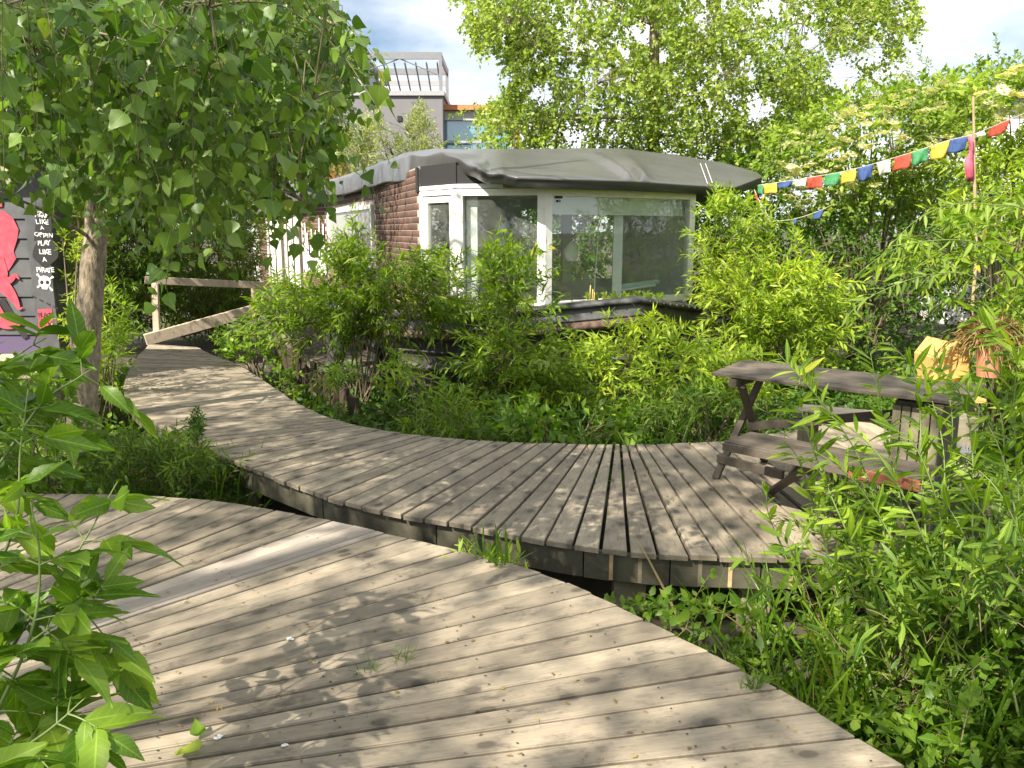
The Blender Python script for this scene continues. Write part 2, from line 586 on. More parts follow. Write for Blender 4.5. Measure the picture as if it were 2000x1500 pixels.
def brick_mat():
    m, t, b, out = mat_new('brown_brick')
    oi = node(t, 'ShaderNodeObjectInfo')
    geo = node(t, 'ShaderNodeNewGeometry')
    s = math_n(t, 'FRACT', math_n(t, 'ADD', geo.outputs['Random Per Island'], oi.outputs['Random']))
    r = ramp(t, [(0.0, (0.075, 0.04, 0.028)), (0.5, (0.11, 0.055, 0.038)), (1.0, (0.15, 0.072, 0.048))], s)
    no = node(t, 'ShaderNodeTexNoise', Scale=30.0, Detail=4.0)
    t.links.new(geo.outputs['Position'], no.inputs['Vector'])
    c = mixc(t, math_n(t, 'MULTIPLY', no.outputs['Fac'], 0.5), r.outputs['Color'], (0.08, 0.045, 0.035))
    t.links.new(c, b.inputs['Base Color'])
    b.inputs['Roughness'].default_value = 0.85
    return m


M['brick'] = brick_mat()


def tarp_mat():
    m, t, b, out = mat_new('grey_pvc_tarpaulin')
    geo = node(t, 'ShaderNodeNewGeometry')
    no = node(t, 'ShaderNodeTexNoise', Scale=1.6, Detail=4.0)
    t.links.new(geo.outputs['Position'], no.inputs['Vector'])
    r = ramp(t, [(0.3, (0.055, 0.054, 0.056)), (0.7, (0.075, 0.073, 0.075))], no.outputs['Fac'])
    t.links.new(r.outputs['Color'], b.inputs['Base Color'])
    b.inputs['Roughness'].default_value = 0.30
    b.inputs['Specular IOR Level'].default_value = 0.55
    mw = node(t, 'ShaderNodeMapping')
    mw.inputs['Scale'].default_value = (2.2, 5.0, 4.0)
    t.links.new(geo.outputs['Position'], mw.inputs['Vector'])
    vw = node(t, 'ShaderNodeTexVoronoi', feature='SMOOTH_F1', Scale=0.9)
    t.links.new(mw.outputs[0], vw.inputs['Vector'])
    n2 = node(t, 'ShaderNodeTexNoise', Scale=7.0, Detail=5.0)
    t.links.new(geo.outputs['Position'], n2.inputs['Vector'])
    hm = math_n(t, 'ADD', math_n(t, 'MULTIPLY', vw.outputs['Distance'], 1.0), math_n(t, 'MULTIPLY', n2.outputs['Fac'], 0.35))
    bw_ = node(t, 'ShaderNodeBump', Strength=0.35, Distance=0.03)
    t.links.new(hm, bw_.inputs['Height'])
    t.links.new(bw_.outputs[0], b.inputs['Normal'])
    return m


M['tarp'] = tarp_mat()


def flag_mat(name, col):
    m, t, b, out = mat_new(name)
    geo = node(t, 'ShaderNodeNewGeometry')
    no = node(t, 'ShaderNodeTexNoise', Scale=22.0, Detail=3.0)
    t.links.new(geo.outputs['Position'], no.inputs['Vector'])
    r = ramp(t, [(0.36, tuple(x * 0.7 for x in col)), (0.5, col)], no.outputs['Fac'])
    t.links.new(r.outputs['Color'], b.inputs['Base Color'])
    b.inputs['Roughness'].default_value = 0.8
    tr = node(t, 'ShaderNodeBsdfTranslucent')
    t.links.new(r.outputs['Color'], tr.inputs['Color'])
    ms = node(t, 'ShaderNodeMixShader', Fac=0.4)
    t.links.new(b.outputs[0], ms.inputs[1])
    t.links.new(tr.outputs[0], ms.inputs[2])
    t.links.new(ms.outputs[0], out.inputs['Surface'])
    return m


FLAGC = {'green': flag_mat('green_cotton', (0.09, 0.36, 0.15)), 'yellow': flag_mat('yellow_cotton', (0.72, 0.56, 0.08)),
         'blue': flag_mat('blue_cotton', (0.07, 0.13, 0.34)), 'white': flag_mat('white_cotton', (0.68, 0.66, 0.62)),
         'red': flag_mat('red_cotton', (0.58, 0.10, 0.06))}

L = {
    'poplar': leaf_mat('poplar_leaf', (0.062, 0.135, 0.02), (0.165, 0.265, 0.048), odd=(0.32, 0.36, 0.08), trans=0.40, rough=0.38),
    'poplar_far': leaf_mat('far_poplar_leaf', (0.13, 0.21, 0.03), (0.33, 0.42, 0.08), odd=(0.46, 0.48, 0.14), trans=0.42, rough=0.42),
    'willow': leaf_mat('willow_leaf', (0.085, 0.17, 0.012), (0.26, 0.37, 0.035), odd=(0.42, 0.38, 0.05), trans=0.45),
    'willow_y': leaf_mat('yellow_green_willow_leaf', (0.14, 0.24, 0.018), (0.36, 0.46, 0.05), odd=(0.46, 0.42, 0.06), trans=0.45),
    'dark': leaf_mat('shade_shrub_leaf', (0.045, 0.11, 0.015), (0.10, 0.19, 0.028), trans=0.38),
    'olive': leaf_mat('olive_shrub_leaf', (0.09, 0.155, 0.022), (0.21, 0.29, 0.05), trans=0.38),
    'silver': leaf_mat('silvery_willow_leaf', (0.20, 0.25, 0.10), (0.38, 0.42, 0.20), odd=(0.55, 0.50, 0.26), trans=0.35),
    'rusty': leaf_mat('rust_red_leaf', (0.30, 0.14, 0.06), (0.42, 0.25, 0.10), trans=0.35),
    'elder': leaf_mat('elder_leaf', (0.12, 0.21, 0.022), (0.28, 0.38, 0.055), trans=0.42),
    'lush': leaf_mat('lush_leaf', (0.07, 0.16, 0.014), (0.19, 0.305, 0.032), trans=0.45, rough=0.42),
    'herb': leaf_mat('herb_leaf', (0.055, 0.13, 0.014), (0.16, 0.255, 0.028), trans=0.42),
    'umbel': leaf_mat('cream_flower', (0.66, 0.64, 0.42), (0.82, 0.80, 0.58), trans=0.3, tgain=0.8),
    'straw': leaf_mat('straw_stalk', (0.18, 0.11, 0.045), (0.34, 0.25, 0.11), trans=0.25),
    'seed': leaf_mat('seedling_leaf', (0.20, 0.32, 0.03), (0.36, 0.45, 0.06), trans=0.45),
}

# the same leaves seen singly, with their ribs
L['poplar_single'] = leaf_mat('poplar_leaf_ribbed', (0.062, 0.135, 0.02), (0.165, 0.265, 0.048), odd=(0.32, 0.36, 0.08), trans=0.40, rough=0.38, veins=True)
L['lush_single'] = leaf_mat('lush_leaf_ribbed', (0.07, 0.16, 0.014), (0.19, 0.305, 0.032), trans=0.45, rough=0.42, veins=True)
L['willow_single'] = leaf_mat('willow_leaf_ribbed', (0.085, 0.17, 0.012), (0.26, 0.37, 0.035), odd=(0.42, 0.38, 0.05), trans=0.45, veins=True)
L['olive_single'] = leaf_mat('olive_shrub_leaf_ribbed', (0.09, 0.155, 0.022), (0.21, 0.29, 0.05), trans=0.38, veins=True)
L['herb_single'] = leaf_mat('herb_leaf_ribbed', (0.055, 0.13, 0.014), (0.16, 0.255, 0.028), trans=0.42, veins=True)

# ------------------------------------------------------------------ leaves
WIDTH = {
    'poplar': [(0, .10), (.05, .30), (.16, .45), (.28, .47), (.48, .35), (.72, .16), (.9, .04), (1, 0)],
    'willow': [(0, .012), (.18, .075), (.42, .11), (.68, .085), (1, 0)],
    'ovate': [(0, .02), (.1, .17), (.32, .29), (.58, .23), (.8, .10), (1, 0)],
    'lance': [(0, .02), (.12, .12), (.38, .21), (.62, .17), (.84, .07), (1, 0)],
    'round': [(0, .08), (.15, .34), (.42, .43), (.72, .28), (1, 0)],
    'blade': [(0, .02), (.3, .035), (.7, .028), (1, 0)],
    'grass': [(0, .007), (.3, .010), (.7, .008), (1, 0)],
}
AREA = {'poplar': 0.55, 'willow': 0.12, 'ovate': 0.33, 'round': 0.55, 'blade': 0.045}


def leaf_shape(kind, rows=3, fold=0.10, curl=0.12, petiole=0.0, teeth=0.0, twist=0.0):
    """one leaf, base at the origin, tip at y = 1, as (vertices, triangles)"""
    w = WIDTH[kind]
    if rows <= 1:
        wy = max(w, key=lambda a: a[1])
        V = [(0, 0, 0), (wy[1], wy[0] + .08, fold * .5), (0, 1, -curl), (-wy[1], wy[0] + .08, fold * .5)]
        T = [(0, 1, 2), (0, 2, 3)]
    else:
        ys = np.linspace(0, 1, rows + 1) ** (1.7 if kind in ('poplar', 'round') else 1.15)
        V, T = [], []
        for i, y in enumerate(ys):
            h = float(np.interp(y, [a for a, _ in w], [b for _, b in w]))
            if teeth and 0 < i < rows:
                h *= 1 + (teeth if i % 2 else -teeth)
            z = -curl * y * y
            a = twist * y
            cols = (-1, -.5, 0, .5, 1) if rows >= 8 else (-1, 0, 1)
            for q in cols:
                hz = fold * h * 2 * abs(q) ** .7 + .02 * math.sin(9 * y + 2 * q) * abs(q) * (rows >= 8)
                V.append((h * q * math.cos(a), y - (.04 * abs(q) * (1 - y) if rows >= 8 else 0), z + hz + h * q * math.sin(a)))
        nc = len(cols)
        for i in range(rows):
            a, b = nc * i, nc * (i + 1)
            for k in range(nc - 1):
                T += [(a + k, a + k + 1, b + k + 1), (a + k, b + k + 1, b + k)]
    V = np.array(V, float)
    if petiole:
        n = len(V)
        V[:, 1] += petiole
        pw = 0.012
        V = np.concatenate([V, [(-pw, 0, 0.10), (pw, 0, 0.10), (pw, petiole + .02, 0), (-pw, petiole + .02, 0), (0, petiole * .5, 0.03)]])
        T += [(n, n + 1, n + 4), (n + 4, n + 1, n + 2), (n + 4, n + 2, n + 3), (n, n + 4, n + 3)]
    return V, np.array(T, np.int32)


def leaf_frames(T, up, jit):
    """unit axes of leaves that point along T, faces turned towards up"""
    T = norm(T)
    N = up + rng.normal(0, jit, T.shape)
    B = norm(np.cross(T, N))
    N = np.cross(B, T)
    return B, T, N


def leaf_cloud(tmpl, P, B, T, N, S):
    V0, F0 = tmpl
    V = P[:, None] + S[:, None, None] * (V0[None, :, 0:1] * B[:, None] + V0[None, :, 1:2] * T[:, None] + V0[None, :, 2:3] * N[:, None])
    Fc = F0[None] + (np.arange(len(P)) * len(V0))[:, None, None]
    return V.reshape(-1, 3), Fc.reshape(-1, 3)


def merge(parts):
    Vs, Fs, n = [], [], 0
    for V, Fc in parts:
        Vs.append(V)
        Fs.append(Fc + n)
        n += len(V)
    return np.concatenate(Vs), np.concatenate(Fs)


LEAFMESH = {}


def leaf_objects(kind, matname, parent, P, B, T, N, S, rows, petiole, teeth):
    key = (kind, matname)
    if key not in LEAFMESH:
        ms = []
        for k in range(5):
            V, Fc = leaf_shape(kind, rows, fold=random.uniform(.03, .16), curl=random.uniform(-.05, .32), petiole=petiole, teeth=teeth, twist=random.uniform(-.3, .3))
            me = np_mesh('leaf', V, Fc, smooth=True)
            me.materials.append(L.get(matname + '_single', L[matname]))
            ms.append(me)
        LEAFMESH[key] = ms
    for i in range(len(P)):
        o = bpy.data.objects.new('leaf', random.choice(LEAFMESH[key]))
        COL.objects.link(o)
        o.parent = parent
        loc = parent.location if parent.type == 'EMPTY' else Vector((0, 0, 0))
        o.matrix_basis = Matrix(((*(B[i, :1] * S[i]), *(T[i, :1] * S[i]), *(N[i, :1] * S[i]), P[i, 0] - loc.x),
                                 (*(B[i, 1:2] * S[i]), *(T[i, 1:2] * S[i]), *(N[i, 1:2] * S[i]), P[i, 1] - loc.y),
                                 (*(B[i, 2:] * S[i]), *(T[i, 2:] * S[i]), *(N[i, 2:] * S[i]), P[i, 2] - loc.z),
                                 (0, 0, 0, 1)))


def twig_leaves(A, D, Ln, m, sag, spread, hang, jit, t0=0.12):
    """leaves along twigs that start at A, head along D and are Ln long; returns positions, axes and twig paths"""
    n = len(A)
    t = t0 + (1 - t0) * (np.arange(m) + rng.uniform(0, .8, (n, m))) / m
    P = A[:, None] + D[:, None] * (Ln[:, None] * t)[:, :, None]
    P[:, :, 2] -= sag * Ln[:, None] * t * t
    tan = np.broadcast_to(D[:, None], P.shape).copy()
    tan[:, :, 2] -= 2 * sag * t
    tan = norm(tan)
    ref = norm(np.cross(tan, rng.normal(size=(n, 1, 3)) * np.array([1, 1, .4])))
    bi = np.cross(tan, ref)
    ph = np.arange(m) * 2.4 + rng.uniform(0, 6.3, (n, 1)) + rng.normal(0, .35, (n, m))
    side = ref * np.cos(ph)[:, :, None] + bi * np.sin(ph)[:, :, None]
    sp = spread * rng.uniform(.7, 1.25, (n, m))[:, :, None]
    T = norm(tan * np.cos(sp) + side * np.sin(sp) + np.array([0, 0, -hang]) + rng.normal(0, .15, P.shape))
    tt = np.linspace(0, 1, 4)
    path = A[:, None] + D[:, None] * (Ln[:, None] * tt)[:, :, None]
    path[:, :, 2] -= sag * Ln[:, None] * tt * tt
    return P.reshape(-1, 3), T.reshape(-1, 3), path


def bez(a, b, c, k):
    t = np.linspace(0, 1, k)[None, :, None]
    return (1 - t) ** 2 * a[:, None] + 2 * t * (1 - t) * b[:, None] + t * t * c[:, None]


def sample_body(poly, dr, n, keep=None):
    """n points inside the seen outline poly, at depths that round the mass off towards its rim"""
    poly = np.asarray(poly, float)
    lo, hi = poly.min(0), poly.max(0)
    pts = np.empty((0, 2))
    while len(pts) < n:
        q = rng.uniform(lo, hi, (max(n * 3, 200), 2))
        pts = np.concatenate([pts, q[in_poly(q, poly)]])
    pts = pts[:n]
    e1, e2 = poly, np.roll(poly, -1, 0)
    ab = e2 - e1
    tt = np.clip(((pts[:, None] - e1) * ab).sum(-1) / ((ab ** 2).sum(-1) + 1e-9), 0, 1)
    dist = np.linalg.norm(pts[:, None] - (e1 + tt[..., None] * ab), axis=-1).min(1)
    k = np.sqrt(np.clip(dist / (0.30 * min(hi - lo)), 0.02, 1))
    mid, half = (dr[0] + dr[1]) / 2, (dr[1] - dr[0]) / 2
    d = mid + half * k * np.clip(rng.normal(-.25, .55, n), -1, 1)
    return np.array([U(p[0], p[1], dd) for p, dd in zip(pts, d)])


def plant(name, label, cat, poly, dr, leaf, size, mat, base, lai=4.0, m=12, twig=.35, up=.5, sag=.25, spread=.8, hang=.1, jit=.6,
          clumps=None, crad=.25, stems=12, stem_r=.012, rows=2, zmin=-.42, group=None, indiv=0, petiole=0.0, teeth=0.0,
          stem_mat='stem', norm_up=1.0, extra_pts=None, twig_r=.0022, out=.6, foliage='foliage', fold=.1, curl=.14, tubes=True, part_stems='stem'):
    base = np.array(base, float)
    root = thing(name, label, cat, base, group)
    mid = (dr[0] + dr[1]) / 2
    poly_a = np.asarray(poly, float)
    x, y = poly_a[:, 0], poly_a[:, 1]
    area = 0.5 * abs(np.dot(x, np.roll(y, 1)) - np.dot(y, np.roll(x, 1))) * (mid / F) ** 2
    nleaf = lai * area / (AREA[leaf] * size * size)
    ntw = max(6, int(nleaf / m))
    C = sample_body(poly, dr, clumps or max(8, ntw // 14))
    A = np.empty((0, 3))
    for _ in range(12):
        q = C[rng.integers(0, len(C), ntw)] + rng.normal(0, crad, (ntw, 3)) * np.array([1, 1, .8])
        pr = project(q)
        ok = in_poly(pr[:, :2], poly) & (q[:, 2] > zmin)
        A = np.concatenate([A, q[ok]])
        if len(A) >= ntw:
            break
    A = A[:ntw]
    if extra_pts is not None:
        A = np.concatenate([A, extra_pts])
    n = len(A)
    cen = A.mean(0)
    D = norm(norm(A - cen) * out + rng.normal(0, .55, (n, 3)) + np.array([0, 0, up]))
    Ln = twig * rng.uniform(.55, 1.25, n)
    P, T, path = twig_leaves(A - D * Ln[:, None] * .35, D, Ln, m, sag, spread, hang, jit)
    S = size * rng.uniform(.55, 1.2, len(P))
    B, T, N = leaf_frames(T, np.array([0, 0, norm_up]), jit)
    ok = P[:, 2] > zmin
    P, T, B, N, S = P[ok], T[ok], B[ok], N[ok], S[ok]
    if indiv:
        pr = project(P + T * S[:, None] * .5)
        vis = (pr[:, 0] > 5) & (pr[:, 0] < 1995) & (pr[:, 1] > 5) & (pr[:, 1] < 1495)
        score = np.where(vis, S / pr[:, 2], 0) * rng.uniform(.75, 1.0, len(S))
        pick = np.argsort(-score)[:indiv]
        leaf_objects(leaf, mat, root, P[pick], B[pick], T[pick], N[pick], S[pick], 8 if leaf != 'willow' else 5, petiole, teeth)
        rest = np.ones(len(P), bool)
        rest[pick] = False
        P, T, B, N, S = P[rest], T[rest], B[rest], N[rest], S[rest]
    k = 4
    parts = []
    for i in range(k):
        tm = leaf_shape(leaf, rows, fold * rng.uniform(.3, 1.7), curl * rng.uniform(0, 2), petiole if rows > 1 else 0, teeth if rows > 4 else 0)
        s = slice(i, None, k)
        parts.append(leaf_cloud(tm, P[s], B[s], T[s], N[s], S[s]))
    V, Fc = merge(parts)
    fo = obj(foliage, np_mesh(foliage, V, Fc), L[mat], root)
    fo['kind'] = 'stuff'
    # stems from the foot of the plant and twigs hung on them
    if stems:
        tip = A[rng.choice(n, min(stems, n), replace=False)]
        foot = base + rng.normal(0, .08, (len(tip), 3)) * np.array([1, 1, 0])
        ctl = foot * .45 + tip * .55
        ctl[:, 2] = foot[:, 2] + (tip[:, 2] - foot[:, 2]) * .8
        sp = bez(foot, ctl, tip, 9)
        sr = np.linspace(stem_r, stem_r * .25, 9)[None] * rng.uniform(.7, 1.2, (len(tip), 1))
        V1, Q1 = tube_arrays(sp, sr, 6)
        nodes = sp[:, 3:].reshape(-1, 3)
        a0 = path[:, 0]
        near = np.empty(n, int)
        for i in range(0, n, 1500):
            near[i:i + 1500] = ((a0[i:i + 1500, None] - nodes[None]) ** 2).sum(-1).argmin(1)
        st = nodes[near]
        gap = np.linalg.norm(st - a0, axis=1)
        use = (gap < 1.4) & (rng.uniform(0, 1, n) < 0.7)
        mp = st * .5 + a0 * .5 + np.array([0, 0, .12]) * gap[:, None]
        cp = bez(st, mp, a0, 5)[use]
        V2, Q2 = tube_arrays(cp, np.broadcast_to(np.linspace(twig_r * 1.9, twig_r, 5)[None], cp.shape[:2]), 3)
        V3, Q3 = tube_arrays(path, np.broadcast_to(np.linspace(twig_r, twig_r * .5, 4)[None], path.shape[:2]), 3)
        o1 = obj(part_stems, np_mesh(part_stems, V1, Q1, True), M[stem_mat], root)
        if tubes:
            V4, Q4 = merge([(V2, Q2), (V3, Q3)])
            o2 = obj('twigs', np_mesh('twigs', V4, Q4), M['twig'], root)
            o2['kind'] = 'stuff'
    return root


# ================================================================== THE SETTING
# ground: one gently uneven sheet reaching to the horizon
def build_ground():
    g = np.concatenate([-np.geomspace(600, 16, 14), np.linspace(-15, 15, 61), np.geomspace(16, 600, 14)])
    X, Y = np.meshgrid(g, g + 8, indexing='ij')
    Z = -0.46 + 0.05 * np.sin(X * 1.7 + 1) * np.cos(Y * 1.3) + 0.03 * np.sin(X * 4.1) * np.sin(Y * 3.7)
    Z = np.where((np.abs(X) > 40) | (np.abs(Y - 8) > 40), -0.46, Z)
    n = len(g)
    V = np.stack([X, Y, Z], -1).reshape(-1, 3)
    i = np.arange(n - 1)[:, None] * n + np.arange(n - 1)[None]
    Q = np.stack([i, i + n, i + n + 1, i + 1], -1).reshape(-1, 4)
    tag(obj('ground', np_mesh('ground', V, Q, True), M['soil']), 'dark bare soil under the plants and decks', kind='structure')


build_ground()


def catmull(P, k=10):
    P = np.asarray(P, float)
    Q = np.concatenate([[2 * P[0] - P[1]], P, [2 * P[-1] - P[-2]]])
    out = []
    for i in range(len(P) - 1):
        p0, p1, p2, p3 = Q[i:i + 4]
        t = np.linspace(0, 1, k, endpoint=False)[:, None]
        out.append(.5 * ((2 * p1) + (-p0 + p2) * t + (2 * p0 - 5 * p1 + 4 * p2 - p3) * t ** 2 + (-p0 + 3 * p1 - 3 * p2 + p3) * t ** 3))
    return np.concatenate(out + [P[-1:]])


def plank(corners, z, th, mat, parent, ax, tilt=0.0):
    """a board with its own x axis along the grain; corners counter-clockwise in plan"""
    c = np.array(corners, float)
    o2 = c.mean(0)
    a = math.atan2(ax[1], ax[0])
    ca, sa = math.cos(-a), math.sin(-a)
    l = (c - o2) @ np.array([[ca, sa], [-sa, ca]])
    n = len(l)
    bv = 0.004
    cen = l.mean(0)
    inn = l - bv * np.sign(l - cen)
    V = np.concatenate([np.c_[l, np.full(n, -th)], np.c_[l, np.full(n, -bv)], np.c_[inn, np.zeros(n)]])
    V[:, 2] += tilt * V[:, 1]
    Fc = [list(range(n))[::-1], list(range(2 * n, 3 * n))]
    for i in range(n):
        j = (i + 1) % n
        Fc += [(i, j, n + j, n + i), (n + i, n + j, 2 * n + j, 2 * n + i)]
    me = bpy.data.meshes.new('plank')
    me.from_pydata(V.tolist(), [], Fc)
    me.materials.append(mat)
    o = bpy.data.objects.new('plank', me)
    COL.objects.link(o)
    o.parent = parent
    o.location = (o2[0], o2[1], z)
    o.rotation_euler = (0, 0, a)
    return o


# ---- the near deck: boards fanning out from a point left of the camera to a curved edge
DECK_EDGE_PX = [(210, 965), (400, 975), (530, 995), (640, 1015), (750, 1040), (900, 1075), (1040, 1112), (1180, 1170), (1270, 1215),
                (1400, 1280), (1550, 1360), (1650, 1425), (1770, 1500)]
edge = [np.array([-5.2, 4.1]), np.array([-4.2, 4.6]), np.array([-3.3, 4.83])] + [G(*e)[:2] for e in DECK_EDGE_PX] + [np.array([1.36, 1.85]), np.array([1.55, 1.2]), np.array([1.65, 0.4]), np.array([1.6, -.4])]
edge = catmull(edge, 24)
FAN = np.array([-3.06, 1.69])
deck = thing('deck', 'near timber deck of fanning grey boards with a curved edge', None, (0, 0, 0), kind='structure')
th = np.unwrap(np.arctan2(edge[:, 1] - FAN[1], edge[:, 0] - FAN[0]))
rr = np.linalg.norm(edge - FAN, axis=1)
order = np.argsort(th)
th_s, rr_s = th[order], rr[order]


def fan_pt(a, r):
    return FAN + r * np.array([math.cos(a), math.sin(a)])


a = float(th_s[-1])
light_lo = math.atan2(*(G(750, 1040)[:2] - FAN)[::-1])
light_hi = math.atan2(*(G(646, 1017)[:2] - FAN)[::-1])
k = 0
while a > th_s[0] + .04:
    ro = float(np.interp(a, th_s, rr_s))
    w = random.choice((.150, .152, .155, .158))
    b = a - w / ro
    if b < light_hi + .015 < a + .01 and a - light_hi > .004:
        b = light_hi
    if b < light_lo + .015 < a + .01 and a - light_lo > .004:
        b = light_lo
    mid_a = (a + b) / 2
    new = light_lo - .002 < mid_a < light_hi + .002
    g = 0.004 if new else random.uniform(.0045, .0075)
    r0 = 0.45
    ja, jb = random.uniform(-.006, .008), random.uniform(-.006, .008)
    rb = float(np.interp(b, th_s, rr_s))
    o_a, o_b = fan_pt(a, ro + ja), fan_pt(b, rb + ja * .6)
    i_a, i_b = fan_pt(a, r0), fan_pt(b, r0)
    nrm = np.array([-math.sin(mid_a), math.cos(mid_a)])
    cs = [i_b + nrm * g, o_b + nrm * g, o_a - nrm * g, i_a - nrm * g]
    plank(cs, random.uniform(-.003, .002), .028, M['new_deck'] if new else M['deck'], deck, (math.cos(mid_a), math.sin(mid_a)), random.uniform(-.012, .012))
    a = b
    k += 1
# edge joist below the rim
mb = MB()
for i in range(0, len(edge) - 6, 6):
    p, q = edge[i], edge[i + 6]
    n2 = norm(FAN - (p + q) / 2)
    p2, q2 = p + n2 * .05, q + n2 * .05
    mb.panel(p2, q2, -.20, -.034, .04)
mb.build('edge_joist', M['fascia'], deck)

SCREWS = []


def screw_mesh(name, pts, parent):
    ang = np.arange(6) * math.pi / 3
    P_ = np.array(pts)
    V = (P_[:, None] + np.stack([.0042 * np.cos(ang), .0042 * np.sin(ang), np.full(6, .0035)], 1)[None]).reshape(-1, 3)
    Fc = np.arange(len(P_) * 6, dtype=np.int32).reshape(-1, 6)
    o_ = obj(name, np_mesh(name, V, Fc), M['shed_dark'], parent)
    o_['kind'] = 'stuff'


aa = float(th_s[-1])
pts_ = []
for r_ in (1.5, 2.05, 2.6, 3.15, 3.7, 4.2):
    n_ = int((th_s[-1] - th_s[0]) * 4.1 / .077)
    for i in range(n_):
        a_ = th_s[0] + (th_s[-1] - th_s[0]) * (i + .5 + random.uniform(-.1, .1)) / n_
        if r_ < np.interp(a_, th_s, rr_s) - .06 and random.random() < .85:
            pts_.append((*fan_pt(a_, r_ + random.uniform(-.012, .012)), 0.0))
screw_mesh('screws', pts_, deck)

# ---- the curved walkway
WALK = [((292, 672), (385, 678)), ((285, 680), (412, 692)), ((266, 700), (455, 708)), ((247, 738), (505, 737)), ((243, 765), (535, 757)), ((262, 795), (575, 784)),
        ((330, 838), (640, 815)), ((420, 883), (715, 834)), ((510, 920), (800, 848)), ((640, 968), (910, 858)), ((740, 994), (990, 863)),
        ((810, 1007), (1040, 865)), ((880, 1019), (1082, 866)), ((944, 1031), (1118, 867)), ((1056, 1053), (1162, 868)), ((1116, 1062), (1182, 868)),
        ((1172, 1070), (1199, 868)), ((1236, 1077), (1214, 868)), ((1300, 1081), (1229, 868)), ((1364, 1084), (1246, 868)), ((1440, 1086), (1272, 868)),
        ((1510, 1088), (1306, 867)), ((1590, 1089), (1352, 865)), ((1680, 1089), (1405, 862))]
wf = catmull([G(*a)[:2] for a, b in WALK], 16)
wb = catmull([G(*b)[:2] for a, b in WALK], 16)
walk = thing('walkway', 'curving raised boardwalk of radiating grey planks leading to the gangway', None, (0, 0, 0), kind='structure')
mid_w = np.maximum(np.linalg.norm(np.diff(wf, axis=0), axis=1), np.linalg.norm(np.diff(wb, axis=0), axis=1) * .9)
cum = np.concatenate([[0], np.cumsum(mid_w)])


def walk_pt(line, s):
    return np.array([np.interp(s, cum, line[:, 0]), np.interp(s, cum, line[:, 1])])


s = 0.0
JOINTS = []
while s < cum[-1] - .05:
    e = min(s + random.choice((.146, .15, .155)), cum[-1])
    f0, f1, b0, b1 = walk_pt(wf, s), walk_pt(wf, e), walk_pt(wb, s), walk_pt(wb, e)
    ax = norm((f0 + f1) - (b0 + b1))
    sd = np.array([-ax[1], ax[0]])
    wide = s > cum[-1] * .55
    g = random.uniform(.006, .011) if wide else random.uniform(.005, .008)
    oh = random.uniform(.0, .014)
    cs = np.array([b0, b1, f1, f0])
    if np.cross(cs[1] - cs[0], cs[2] - cs[1]) < 0:
        cs = cs[::-1]
    cen = cs.mean(0)
    lat = (cs - cen) @ sd
    half = np.abs(lat)
    cs = cs - np.sign(lat)[:, None] * sd * np.minimum(g, half * .5)[:, None]
    out_s = (cs - cen) @ ax
    cs = cs + np.where(out_s > 0, oh, -random.uniform(0, .01))[:, None] * ax
    plank(cs, random.uniform(-.003, .003), .03, M['deck'], walk, ax, random.uniform(-.012, .012))
    JOINTS.append(s)
    s = e
pts_ = []
for sj in np.arange(.06, cum[-1], .076):
    fp, bp_ = walk_pt(wf, sj), walk_pt(wb, sj)
    for u_ in (.06, .35, .65, .94):
        if random.random() < .9:
            pts_.append((*(fp + (bp_ - fp) * (u_ + random.uniform(-.006, .006))), .001))
screw_mesh('screws', pts_, walk)
# the far end of the walkway past the picnic table
RW = [((1690, 1076), (1405, 862)), ((1735, 1035), (1470, 857)), ((1690, 1000), (1560, 850)), ((1640, 972), (1640, 838))]
p0, p1 = G(1405, 862)[:2], G(1700, 1088)[:2]
q0, q1 = G(1720, 822)[:2], G(1735, 1030)[:2]
dirn = norm(p1 - p0)
perp = np.array([-dirn[1], dirn[0]])
if perp[0] < 0:
    perp = -perp
for i in range(10):
    w = .15
    a0, a1 = p0 + perp * (w * i + .004), p0 + perp * (w * (i + 1) - .004)
    ln = [2.34, 2.30, 2.1, 1.75, 1.55, 1.4, 1.2, 1.1, 1.0, .95][i]
    st = -.12 * i * .6
    cs = np.array([a0 + dirn * st, a0 + dirn * ln, a1 + dirn * ln, a1 + dirn * st])
    if np.cross(cs[1] - cs[0], cs[2] - cs[1]) < 0:
        cs = cs[::-1]
    plank(cs, -.002 + random.uniform(-.003, .003), .03, M['deck'], walk, dirn, 0)
# fascia boards under the front edge, with pale spacers showing at their joints
front = wf


def front_frame(s):
    p = walk_pt(front, s)
    q = walk_pt(front, min(s + .05, cum[-1]))
    q0 = walk_pt(front, max(s - .05, 0))
    t = norm(q - q0)
    n = np.array([t[1], -t[0]])
    c = walk_pt(wb, s) - p
    if np.dot(n, c) > 0:
        n = -n
    return p, t, n


